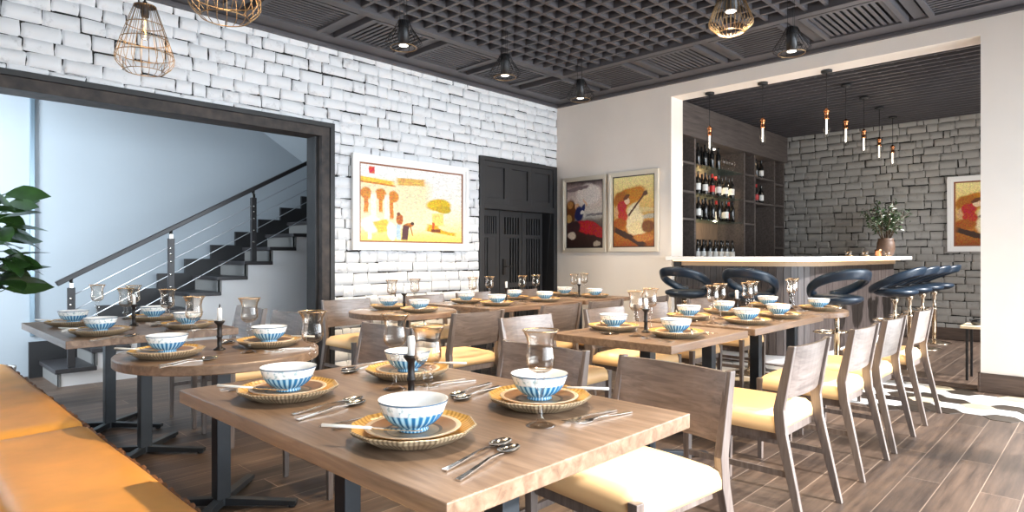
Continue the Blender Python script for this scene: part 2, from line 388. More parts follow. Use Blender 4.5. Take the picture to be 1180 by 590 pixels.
# hexagon tile inlay in front of the bar
hx = MB(); R = 0.122; dx = R * sqrt(3); dy = R * 1.5
hr = random.Random(21)
j = -1
y = -0.5
while y < 4.3:
    j += 1
    x = 5.2 + (dx / 2 if j % 2 else 0)
    while x < 6.98:
        edge = 5.70 + 0.10 * sin(3.1 * y) + 0.05 * sin(7.7 * y)
        if x > edge and not (x > 6.75 and (y < 0.86 or y > 3.8)):
            u = hr.random(); mi = 0 if u < 0.46 else 1 if u < 0.60 else 2 if u < 0.72 else 3
            pts = [(x + (R - 0.003) * sin(k * pi / 3), y + (R - 0.003) * cos(k * pi / 3)) for k in range(6)]
            hx.prism(pts, 0.0, 0.003, mi)
        x += dx
    y += dy
hx.build('hexagon_tile_inlay', [M['hex_white'], M['hex_cream'], M['hex_grey'], M['hex_dark']], FLOOR)
MB().box(6.90, 0.87, 0.0, 7.10, 3.9, 0.012).build('threshold_strip', M['base_wood'], FLOOR)

def brick_wall(name, origin, udir, ndir, length, height, holes, mats, bw=(0.14, 0.27), bh=0.112, seed=1, thick=0.22):
    """udir along the wall, ndir out of it (towards the room); holes: (u0,u1,z0,z1)"""
    r = random.Random(seed); mb = MB(); O, U, N = Vector(origin), Vector(udir), Vector(ndir); Z = Vector((0, 0, 1))
    P = lambda u, z, d: O + U * u + Z * z + N * d
    # backing slab split round the holes
    us = sorted({0, length} | {h[0] for h in holes} | {h[1] for h in holes}); zs = sorted({0, height} | {h[2] for h in holes} | {h[3] for h in holes})
    for a, b in zip(us, us[1:]):
        for c, d in zip(zs, zs[1:]):
            if any(h[0] <= a + 1e-6 and b <= h[1] + 1e-6 and h[2] <= c + 1e-6 and d <= h[3] + 1e-6 for h in holes): continue
            v = [P(a, c, -0.012), P(b, c, -0.012), P(b, d, -0.012), P(a, d, -0.012), P(a, c, -thick), P(b, c, -thick), P(b, d, -thick), P(a, d, -thick)]
            mb.add(v, [(0, 1, 2, 3), (7, 6, 5, 4), (0, 4, 5, 1), (1, 5, 6, 2), (2, 6, 7, 3), (3, 7, 4, 0)], 1)
    z = 0.0
    while z < height - 0.02:
        hh = min(bh * r.uniform(0.90, 1.10), height - z); u = -r.uniform(0, 0.2)
        while u < length:
            ll = r.uniform(*bw) * (0.55 if r.random() < 0.16 else 1.0); a, b = max(u, 0), min(u + ll, length); u += ll
            segs = [(a, b, z)]
            for h in holes:
                if h[2] < z + hh and h[3] > z:
                    ns = []
                    for p, q, zz in segs:
                        if q <= h[0] or p >= h[1]: ns.append((p, q, zz)); continue
                        if p < h[0]: ns.append((p, h[0], zz))
                        if q > h[1]: ns.append((h[1], q, zz))
                        if z + hh > h[3] + 0.02: ns.append((max(p, h[0]), min(q, h[1]), h[3]))
                    segs = ns
            for p, q, zb in segs:
                if q - p < 0.03: continue
                g = [r.uniform(0.0, 0.003) if r.random() < 0.68 else r.uniform(0.003, 0.008) for _ in range(2)] + [r.uniform(-0.001, 0.002) if r.random() < 0.65 else r.uniform(0.002, 0.006) for _ in range(2)]
                wv = r.uniform(-0.008, 0.008); x0, x1, y0, y1 = p + g[0], q - g[1], zb + g[2] + (wv if zb == z and z > 0.05 else 0), z + hh - g[3] + wv
                nx, nz = (5, 4); v = []; dpt = r.uniform(0.001, 0.008); f = []
                tl = r.uniform(-0.012, 0.012)
                for jz in range(nz + 1):
                    for ix in range(nx + 1):
                        fu, fz = ix / nx, jz / nz
                        eu = abs(2 * fu - 1); ez = abs(2 * fz - 1)
                        # squeeze the inner lines towards the edges for a rounded arris
                        fu2 = 0.5 + 0.5 * math.copysign(eu ** 0.16, fu - 0.5) if eu else 0.5
                        fz2 = 0.5 + 0.5 * math.copysign(ez ** 0.16, fz - 0.5) if ez else 0.5
                        border = ix in (0, nx) or jz in (0, nz)
                        ju, jz_ = r.uniform(-0.005, 0.005), r.uniform(-0.005, 0.005)
                        corner = ix in (0, nx) and jz in (0, nz)
                        cu = (x0 + x1) / 2; cz = (y0 + y1) / 2
                        uu = x0 + (x1 - x0) * fu2 + ju; zz = y0 + (y1 - y0) * fz2 + jz_ + tl * (fu - 0.5)
                        if corner: qk = r.random(); uu += (cu - uu) * 0.09 * qk; zz += (cz - zz) * 0.16 * qk
                        d = -0.0125 if border else dpt + r.uniform(-0.0035, 0.0035)
                        v.append(P(min(max(uu, 0), length), zz, d))
                for jz in range(nz):
                    for ix in range(nx):
                        k = jz * (nx + 1) + ix; f.append((k, k + 1, k + nx + 2, k + nx + 1))
                mb.add(v, f, 0, True)
        z += hh
    return struct(mb.build(name, mats))

DOOR = (5.344, 6.845, 2.46)
OPEN_X1, OPEN_Z = 3.32, 2.54
brick_wall('wall_back', (-2.0, YA, 0), (1, 0, 0), (0, -1, 0), XB + 2.0, H, [(0.0, OPEN_X1 + 2.0, 0, OPEN_Z), (DOOR[0] + 2, DOOR[1] + 2, 0, DOOR[2])], [M['brick'], M['joint']], seed=5)
# right wall with the bar opening
BY0, BY1, BZ = 0.857, 3.91, 3.152
wr = MB()
wr.box(XB, BY1, 0, XB + 0.28, YA + 0.2, H + 0.1); wr.box(XB, BY0, BZ, XB + 0.28, BY1, H + 0.1); wr.box(XB, 0.30, 0, XB + 0.28, BY0, H + 0.1); wr.box(XB, -2.1, 2.85, XB + 0.28, 0.30, H + 0.1); wr.box(XB, -2.1, 0, XB + 0.28, 0.30, 0.12)
struct(wr.build('wall_right', M['cream_wall']))
b = MB(); b.box(XB - 0.018, 0.30, 0, XB, BY0 + 0.018, 0.17); b.box(XB - 0.018, BY0, 0, XB + 0.28, BY0 + 0.018, 0.17)
struct(b.build('baseboard_right', M['base_wood'], bevel=0.003))
struct(MB().box(XB - 0.016, BY1 + 0.01, 0, XB, YA - 0.01, 0.15).build('baseboard_right_far', M['base_wood']))
bpy.data.objects['baseboard_right_far'].name = 'trim_3'

# opening frame of the stair hall: outer black edge, rusty inner face
fr = MB()
fr.box(-2.0, YA - 0.035, OPEN_Z - 0.045, OPEN_X1, YA + 0.24, OPEN_Z, 0)
fr.box(OPEN_X1 - 0.05, YA - 0.035, 0, OPEN_X1, YA + 0.24, OPEN_Z - 0.045, 0)
fr.box(-2.0, YA - 0.02, OPEN_Z - 0.135, OPEN_X1 - 0.05, YA + 0.24, OPEN_Z - 0.045, 1)
fr.box(OPEN_X1 - 0.135, YA - 0.02, 0, OPEN_X1 - 0.05, YA + 0.24, OPEN_Z - 0.135, 1)
fr.box(OPEN_X1 - 0.165, YA + 0.06, 0, OPEN_X1 - 0.135, YA + 0.24, OPEN_Z - 0.135, 0)
struct(fr.build('trim_1', [M['frame_wood'], M['rust']], bevel=0.004))

# stair hall shell
HY = 7.80
hw = MB()
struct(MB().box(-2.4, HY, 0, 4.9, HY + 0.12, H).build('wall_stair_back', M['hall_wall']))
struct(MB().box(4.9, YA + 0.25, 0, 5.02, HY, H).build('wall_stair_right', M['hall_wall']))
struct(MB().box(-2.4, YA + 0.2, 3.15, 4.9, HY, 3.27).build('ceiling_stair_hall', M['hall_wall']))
struct(MB().box(1.155, HY - 0.03, 0.40, 1.195, HY, 3.15).build('trim_2', M['strip_metal'], bevel=0.004))
# sloping soffit of the next flight
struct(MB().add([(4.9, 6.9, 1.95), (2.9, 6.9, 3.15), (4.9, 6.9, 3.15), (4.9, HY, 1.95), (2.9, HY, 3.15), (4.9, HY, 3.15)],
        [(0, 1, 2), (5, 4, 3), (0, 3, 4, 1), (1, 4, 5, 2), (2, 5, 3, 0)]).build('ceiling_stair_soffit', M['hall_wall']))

# window wall on the daylight side (off to the right)
wf = MB(); WY = -2.1
wf.box(-2.0, WY - 0.2, 0, XB, WY, 0.35); wf.box(-2.0, WY - 0.2, 2.85, XB, WY, H + 0.1)
for x in (-2.0, 0.35, 2.55, 4.75, 6.75): wf.box(x, WY - 0.2, 0.35, x + 0.28 if x < 6.7 else XB, WY, 2.85)
struct(wf.build('wall_front', M['cream_wall']))
for n, x0 in enumerate((0.63, 2.83, 5.03)):
    x1 = x0 + (1.92 if n < 2 else 1.72)
    f = MB()
    for x in (x0, x1 - 0.06): f.box(x, WY - 0.14, 0.35, x + 0.06, WY - 0.08, 2.85)
    for z in (0.35, 1.85, 2.79): f.box(x0, WY - 0.13, z, x1, WY - 0.09, z + 0.06)
    struct(f.build('window_%d' % (n + 1), M['black']))

# ceiling: backing, egg crate, ring beam, louvre panels, crown
CEIL = struct(MB().box(-2.0, -2.1, H + 0.10, XB, YA + 0.2, H + 0.2).build('ceiling', M['ceiling_back']))
RX, RY, Pp = 5.70, 4.66, 0.170
eg = MB(); x = RX - Pp
while x > -0.2:
    eg.box(x - 0.016, -1.2, H - 0.035, x + 0.016, RY, H + 0.09); x -= Pp
y = RY - Pp
while y > -1.2:
    eg.box(-0.2, y - 0.0155, H - 0.034, RX, y + 0.0155, H + 0.088); y -= Pp
eg.build('egg_crate_grid', M['ceiling_wood'], CEIL)
rb = MB()
rb.box(RX, -1.2, H - 0.06, RX + 0.09, RY + 0.09, H + 0.09); rb.box(-1.0, RY, H - 0.06, RX, RY + 0.09, H + 0.09)
rb.build('ring_beam', M['ceiling_wood'], CEIL, bevel=0.004)
cr = MB()
cr.box(XB - 0.23, -2.0, H - 0.035, XB, YA, H + 0.1); cr.box(-2.0, YA - 0.23, H - 0.034, XB - 0.23, YA, H + 0.1)
cr.box(XB - 0.05, -2.0, H - 0.075, XB, YA, H - 0.035); cr.box(-2.0, YA - 0.05, H - 0.074, XB - 0.05, YA, H - 0.035)
cr.build('crown_moulding', M['ceiling_wood'], CEIL, bevel=0.006)
def louvre(x0, y0, x1, y1, along):
    mb = MB(); z0, z1, e = H - 0.05, H + 0.06, 0.045
    mb.box(x0, y0, z0, x0 + e, y1, z1); mb.box(x1 - e, y0, z0, x1, y1, z1); mb.box(x0 + e, y0, z0, x1 - e, y0 + e, z1); mb.box(x0 + e, y1 - e, z0, x1 - e, y1, z1)
    n = 11
    for k in range(n):
        t = (k + 0.5) / n
        if along == 'X':
            yy = y0 + e + (y1 - y0 - 2 * e) * t; mb.bar((x0 + e, yy, H - 0.030), (x1 - e, yy, H - 0.030), 0.030, 0.006, (0, 0.0, 1))
        else:
            xx = x0 + e + (x1 - x0 - 2 * e) * t; mb.bar((xx, y0 + e, H - 0.030), (xx, y1 - e, H - 0.030), 0.030, 0.006, (0.0, 0, 1))
    return mb.build('louvre_panel', M['ceiling_wood'], CEIL)
ya, yb = RY + 0.09, YA - 0.23; xa, xb = RX + 0.09, XB - 0.23
xs = [5.70 - 0.867 * k for k in range(6)]
for k, x in enumerate(xs): MB().box(x - 0.045, ya, H - 0.015, x + 0.045, yb, H + 0.09).build('cross_beam', M['ceiling_wood'], CEIL)
for k in range(5): louvre(xs[k + 1] + 0.08, ya + 0.04, xs[k] - 0.08, yb - 0.03, 'X' if k % 2 else 'Y')
louvre(xa + 0.03, ya + 0.04, xb - 0.03, yb - 0.03, 'Y')
ys = [RY + 0.05 - 0.86 * k for k in range(6)]
for k, yv in enumerate(ys): MB().box(xa, yv - 0.045, H - 0.015, xb, yv + 0.045, H + 0.09).build('cross_beam', M['ceiling_wood'], CEIL)
for k in range(5): louvre(xa + 0.04, ys[k + 1] + 0.08, xb - 0.03, ys[k] - 0.08, 'X' if k % 2 else 'Y')

# bar room shell
FX = 10.86; BH = 3.20
brick_wall('wall_bar_back', (FX, 0.4, 0), (0, 1, 0), (-1, 0, 0), 4.1, BH + 0.1, [], [M['brick_grey'], M['joint_grey']], seed=9)
struct(MB().box(XB + 0.28, 4.50, 0, FX + 0.2, 4.62, BH + 0.1).build('wall_bar_left', M['shelf_wood']))
struct(MB().box(FX - 0.02, 0.42, 0, FX - 0.003, 3.95, 0.17).build('baseboard_bar', M['base_wood']))
BC = struct(MB().box(XB + 0.28, 0.2, BH + 0.10, FX + 0.2, 4.6, BH + 0.2).build('ceiling_bar', M['ceiling_back']))
eg = MB(); x = XB + 0.33
while x < FX:
    eg.box(x - 0.014, 0.3, BH - 0.01, x + 0.014, 4.5, BH + 0.09); x += 0.15
y = 0.35
while y < 4.5:
    eg.box(XB + 0.28, y - 0.0135, BH + 0.016, FX, y + 0.0135, BH + 0.088); y += 0.19
eg.build('egg_crate_grid', M['ceiling_wood'], BC)

# door in the brick wall: frame, transom of three panels, slatted leaves, dark gap
D0, D1, DZ = DOOR
DR = empty('door_1', (D0, YA, 0)); struct(DR)
def dbox(name, boxes, mat, bevel=0.003, parent=None):
    mb = MB()
    for q in boxes: mb.box(*q)
    return mb.build(name, mat, parent or DR, bevel)
W = D1 - D0
dbox('door_frame', [(0, -0.02, 0, 0.08, 0.2, DZ), (W - 0.075, -0.02, 0, W, 0.2, DZ), (0.08, -0.02, DZ - 0.05, W - 0.075, 0.2, DZ), (0.08, -0.02, 1.80, W - 0.075, 0.2, 1.875)], M['door'])
pw = (W - 0.155) / 3
for k in range(3):
    x0 = 0.08 + k * pw; z0, z1 = 1.875, DZ - 0.05
    t = dbox('transom_panel', [(x0, 0.0, z0, x0 + 0.07, 0.04, z1), (x0 + pw - 0.07, 0.0, z0, x0 + pw, 0.04, z1), (x0 + 0.07, 0.0, z0, x0 + pw - 0.07, 0.04, z0 + 0.07), (x0 + 0.07, 0.0, z1 - 0.07, x0 + pw - 0.07, 0.04, z1), (x0 + 0.07, 0.02, z0 + 0.07, x0 + pw - 0.07, 0.035, z1 - 0.07)], M['door'])
lx = [0.14, 0.50, 0.93, 1.36]
for k in range(3):
    x0, x1 = lx[k], lx[k + 1] - 0.012; y0, y1 = 0.13, 0.17
    bx = [(x0, y0, 0.01, x0 + 0.055, y1, 1.80), (x1 - 0.055, y0, 0.01, x1, y1, 1.80), (x0 + 0.055, y0, 1.72, x1 - 0.055, y1, 1.80), (x0 + 0.055, y0, 0.01, x1 - 0.055, y1, 0.16), (x0 + 0.055, y0, 1.44, x1 - 0.055, y1, 1.49), (x0 + 0.055, y0, 0.78, x1 - 0.055, y1, 0.84)]
    n = 6
    for i in range(n):
        xx = x0 + 0.055 + (x1 - x0 - 0.11) * (i + 0.5) / n; bx.append((xx - 0.011, y0 + 0.01, 0.16, xx + 0.011, y1 - 0.005, 1.72))
    if k == 0: bx.append((x0 + 0.16, y0 + 0.004, 0.16, x1 - 0.055, y1 - 0.004, 1.44))
    if k == 1: bx.append((x0 + 0.055, y0 + 0.004, 0.16, x0 + 0.18, y1 - 0.004, 1.44))
    dbox('door_leaf', bx, M['door'], 0.002)
hd = MB(); hd.box(0.545, 0.10, 0.95, 0.585, 0.13, 1.16); hd.bar((0.565, 0.085, 1.06), (0.69, 0.085, 1.06), 0.02, 0.02); hd.bar((0.565, 0.11, 1.06), (0.565, 0.085, 1.06), 0.018, 0.018)
hd.build('door_handle', M['stick_metal'], DR, 0.003)
vd = MB(); vd.box(-0.05, 0.60, 0, W + 0.05, 0.62, DZ); vd.box(-0.05, 0.2, 0, -0.03, 0.62, DZ); vd.box(W + 0.03, 0.2, 0, W + 0.05, 0.62, DZ); vd.box(-0.05, 0.2, DZ, W + 0.05, 0.62, DZ + 0.02)
struct(vd.build('wall_behind_door', M['black'], loc=(D0, YA, 0)))  # black box: the dark of the unlit room behind is put into its colour

# white ledge added in place of the sunlit patch behind the bench
struct(MB().box(-0.12, 1.3, 0, 0.27, 5.55, 0.44).build('trim_4', M['white_wall'], bevel=0.006))

# ================================================================== BIG THINGS
# ---- staircase
ST = tag(empty('staircase', (1.24, 6.95, 0)), 'dark straight staircase with grey risers rising behind the framed opening', 'stairs')
SW = 0.72; RUN = 0.286; RISE = 0.163
for k in range(11):
    x0 = k * RUN; z1 = (k + 1) * RISE
    MB().box(x0 - 0.03, -0.025, z1 - 0.04, x0 + RUN + 0.01, SW, z1).build('tread', M['stair_tread'], ST, 0.004)
    MB().box(x0, 0.0, z1 - RISE, x0 + 0.02, SW, z1 - 0.04).build('riser', M['stair_riser'], ST)
sp = MB()
poly = [(0.0, 0.0)] + [q for k in range(11) for q in ((k * RUN, (k + 1) * RISE - 0.04), ((k + 1) * RUN, (k + 1) * RISE - 0.04))] + [(11 * RUN, 0.0)]
for k in range(11): sp.box(k * RUN, 0.004, 0, (k + 1) * RUN, 0.05, (k + 1) * RISE - 0.04)
sp.build('side_panel', M['stair_side'], ST)
sk = MB()
for k in range(11): sk.box(k * RUN - 0.11, SW, 0 if k == 0 else k * RISE, (k + 1) * RUN - 0.11, SW + 0.035, (k + 1) * RISE + 0.19)
sk.build('wall_skirt', M['black'], ST)
# ---- railing
RL = tag(empty('stair_railing', (1.346, 7.0, 0.163)), 'black stair handrail on dark posts with four thin steel cables', 'railing')
SL = RISE / RUN
o3 = lambda x, z: (x - 1.346, 0, z - 0.163)
def rail_z(x, z0=0.985): return z0 + (x - 1.346) * 0.5565 + 0.02
MB().bar(o3(1.233, rail_z(1.233)), o3(3.95, rail_z(3.95)), 0.05, 0.045).build('handrail', M['rail'], RL, 0.006)
for n, x in enumerate((1.346, 2.202, 3.058)):
    k = int((x - 1.24) / RUN); zb = (k + 1) * RISE
    p = MB().box(x - 1.346 - 0.03, -0.02, zb - 0.162, x - 1.346 + 0.03, 0.02, rail_z(x) - 0.163 - 0.10).build('post', M['rail'], RL, 0.004)
    cl = MB(); cl.tube([o3(x, rail_z(x) - 0.115), o3(x, rail_z(x) - 0.02)], 0.016, 8); cl.box(x - 1.346 - 0.014, -0.016, rail_z(x) - 0.163 - 0.115, x - 1.346 + 0.014, 0.016, rail_z(x) - 0.163 - 0.06)
    cl.build('post_cap', M['chrome'], p)
    bl = MB()
    for q in (0.20, 0.26, 0.34, 0.47, 0.60):
        c = Vector(o3(x, rail_z(x) - q)); bl.tube([c + Vector((-0.004, -0.026, 0)), c + Vector((-0.004, -0.018, 0))], 0.011, 8)
    bl.build('bolt', M['chrome'], p)
for q in (0.19, 0.335, 0.48, 0.665):
    MB().tube([o3(1.346, rail_z(1.346) - q + 0.01), o3(3.9, rail_z(3.9) - q + 0.01)], 0.005, 6).build('cable', M['cable'], RL)

# ---- bench
BN = tag(empty('bench', (0.49, 3.4, 0)), 'long orange leather bench running along the left side of the tables', 'bench')
def cushion(x0, x1, y0, y1, z0, z1, nx=8, ny=20, e=0.035):
    """rounded slab with a slightly domed top"""
    mb = MB(); v = []; f = []
    for j in range(ny + 1):
        for i in range(nx + 1):
            a, b_ = i / nx, j / ny
            x = x0 + (x1 - x0) * (0.5 - 0.5 * cos(pi * a)); y = y0 + (y1 - y0) * (0.5 - 0.5 * cos(pi * b_)) if ny < 14 else y0 + (y1 - y0) * b_
            dxe = min(x - x0, x1 - x); dye = min(y - y0, y1 - y); q = min(dxe, dye)
            t = min(q / e, 1.0); z = z1 - e * (1 - sqrt(max(0, 1 - (1 - t) ** 2))) + 0.006 * sin(pi * a) * sin(pi * b_)
            v.append((x, y, z))
    for j in range(ny):
        for i in range(nx):
            k = j * (nx + 1) + i; f.append((k, k + 1, k + nx + 2, k + nx + 1))
    o = len(v); per = [i for i in range(nx + 1)] + [(j + 1) * (nx + 1) - 1 for j in range(1, ny + 1)] + [ny * (nx + 1) + i for i in range(nx - 1, -1, -1)] + [j * (nx + 1) for j in range(ny - 1, 0, -1)]
    for i in per: v.append((v[i][0], v[i][1], z0))
    n = len(per)
    for i in range(n): f.append((per[i], o + i, o + (i + 1) % n, per[(i + 1) % n]))
    f.append(tuple(o + i for i in range(n)))
    mb.add(v, f, 0, True); return mb
def soft(u, v_): return 0.010 * mnoise.noise(Vector((u * 3.0, v_ * 1.6, 0.3)))
for (a, b_) in ((-2.10, -0.075), (-0.065, 2.19)):
    c = cushion(-0.20, 0.21, a, b_, 0.33, 0.452, 10, 40)
    c.v = [(x, y, z + (soft(x, y) if z > 0.4 else 0)) for x, y, z in c.v]
    c.build('seat_cushion', M['bench_leather'], BN)
tr = MB(); n = 260
pts = [(0.210 + 0.003 * sin(i * 2.1) + 0.003 * sin(i * 0.7), -2.10 + 4.29 * i / n, 0.425 + 0.007 * sin(i * 1.7)) for i in range(n + 1)]
tr.tube(pts, [0.009 + 0.003 * (i % 3 == 0) for i in range(n + 1)], 6)
tr.build('ruffled_trim', M['bench_trim'], BN)
MB().box(-0.18, -2.08, 0.0, 0.19, 2.17, 0.335).build('base', M['bench_trim'], BN, 0.005)

# ---- bar counter: straight along the opening, rounded corner, long return into the bar room
def bar_path(off, n=14):
    """outline of the counter front offset inwards by off: list of (x, y) from the left jamb to the far end"""
    x0, y1 = 6.70 + off, 2.13 + off; Rr = 0.62 - off * 0.4
    p = [(x0, 3.895), (x0, y1 + Rr)]
    for k in range(1, n): a = pi + (pi / 2) * k / n; p.append((x0 + Rr + Rr * cos(a), y1 + Rr + Rr * sin(a)))
    p += [(x0 + Rr, y1), (FX - 0.25, y1)]
    return p
def bar_shape(mb, off_out, off_in, z0, z1, mi=0, ycap=3.895):
    a = bar_path(off_out); b = bar_path(off_in)
    a[0] = (a[0][0], ycap); b[0] = (b[0][0], ycap); n = len(a); v = []
    for p, q in zip(a, b): v += [(p[0], p[1], z0), (p[0], p[1], z1), (q[0], q[1], z1), (q[0], q[1], z0)]
    f = []
    for i in range(n - 1):
        for k in range(4): f.append((i * 4 + k, i * 4 + (k + 1) % 4, i * 4 + 4 + (k + 1) % 4, i * 4 + 4 + k))
    f += [(0, 1, 2, 3), tuple((n - 1) * 4 + k for k in (3, 2, 1, 0))]
    mb.add(v, f, mi); return mb
BR = tag(empty('bar_counter', (7.0, 3.0, 0)), 'long bar counter with white top, dark ribbed wood front and glowing underside', 'bar counter')
def bpart(name, mb, mat, bevel=0.0):
    mb.v = [(x - 7.0, y - 3.0, z) for x, y, z in mb.v]; return mb.build(name, mat, BR, bevel)
bpart('countertop', bar_shape(MB(), 0.0, 0.56, 1.148, 1.194), M['marble'], 0.004)
bpart('fascia', bar_shape(MB(), 0.215, 0.30, 1.085, 1.148, ycap=3.88), M['fascia'])
bpart('led_strip', bar_shape(MB(), 0.150, 0.165, 1.139, 1.1475, ycap=3.88), M['led'])
pn = MB(); path = bar_path(0.235); path[0] = (path[0][0], 3.88)
# ribbed panels along the front
L = [0.0]
for p, q in zip(path, path[1:]): L.append(L[-1] + hypot(q[0] - p[0], q[1] - p[1]))
bar_shape(pn, 0.25, 0.30, 0.105, 1.085, ycap=3.88)
def at_len(s_):
    for i in range(len(L) - 1):
        if s_ <= L[i + 1] or i == len(L) - 2:
            t = (s_ - L[i]) / (L[i + 1] - L[i]); p, q = path[i], path[i + 1]
            return p[0] + (q[0] - p[0]) * t, p[1] + (q[1] - p[1]) * t
s_ = 0.0
while s_ + 0.075 < L[-1]:
    p, q = at_len(s_ + 0.002), at_len(s_ + 0.073); pn.bar((p[0] + 0.004, p[1] + 0.004, 0.595), (q[0] + 0.004, q[1] + 0.004, 0.595), 0.012 + 0.006 * rnd.random(), 0.98); s_ += 0.075
bpart('front_panel', pn, M['bar_wood'])
bpart('kick_plate', bar_shape(MB(), 0.262, 0.33, 0.0, 0.105, ycap=3.88), M['kick'])
bpart('end_block', MB().box(6.90, 3.80, 1.03, 7.00, 3.89, 1.148), M['black'])
for o in BR.children:
    pass

# ---- back-bar shelf unit
SY = 4.02
SH = tag(empty('back_bar_shelf', (9.1, SY, 0)), 'tall dark wood back bar shelving with glass shelves, left wall of the bar', 'shelving')
def sbox(name, boxes, mat, bevel=0.003):
    mb = MB()
    for q in boxes: mb.box(q[0] - 9.1, q[1] - SY, q[2], q[3] - 9.1, q[4] - SY, q[5])
    return mb.build(name, mat, SH, bevel)
SX0 = XB + 0.285
sbox('header', [(SX0, SY - 0.05, 2.76, 10.80, SY + 0.45, 3.185)], M['shelf_wood'])
ups = [7.15, 7.66, 9.20, 9.58, 10.36, 10.76]
for u in ups: sbox('upright', [(u, SY, 0, u + 0.045, SY + 0.44, 2.76)], M['shelf_wood'])
sbox('back_panel', [(7.70, SY + 0.42, 1.1, 9.20, SY + 0.44, 2.76), (9.24, SY + 0.42, 0.9, 9.58, SY + 0.44, 2.76)], M['shelf_back'])
sbox('back_panel', [(7.19, SY + 0.42, 0.9, 7.66, SY + 0.44, 2.76), (9.62, SY + 0.42, 0, 10.36, SY + 0.44, 2.76), (10.4, SY + 0.42, 0, 10.76, SY + 0.44, 2.76)], M['shelf_wood'])
sbox('base_cabinet', [(7.19, SY + 0.0, 0, 9.58, SY + 0.44, 1.12)], M['shelf_wood'])
for (a, b_, zs) in ((7.195, 7.66, (1.70, 2.06, 2.44)), (9.245, 9.58, (1.70, 2.05, 2.45)), (9.625, 10.36, (2.04, 2.44)), (10.405, 10.76, (1.35, 1.70, 2.05, 2.40))):
    for z in zs: sbox('shelf', [(a, SY + 0.005, z - 0.03, b_, SY + 0.42, z)], M['shelf_wood'])
for z in (1.70, 2.05, 2.44): sbox('glass_shelf', [(7.71, SY + 0.01, z - 0.012, 9.195, SY + 0.42, z)], M['pane'], 0)
for x in (8.6, 9.85):
    sp_ = MB().lathe([(0.0, 2.745), (0.035, 2.745), (0.035, 2.76)], 16, c=(x - 9.1, 0.2, 0)); sp_.build('downlight', M['bulb_glow'], SH)
    spot('shelf_downlight', (x, SY + 0.18, 2.73), (x, SY + 0.25, 1.0), 45, (1.0, 0.72, 0.42), 110)
point('shelf_glow', (8.5, SY + 0.12, 1.66), 2.5, (1.0, 0.75, 0.5))

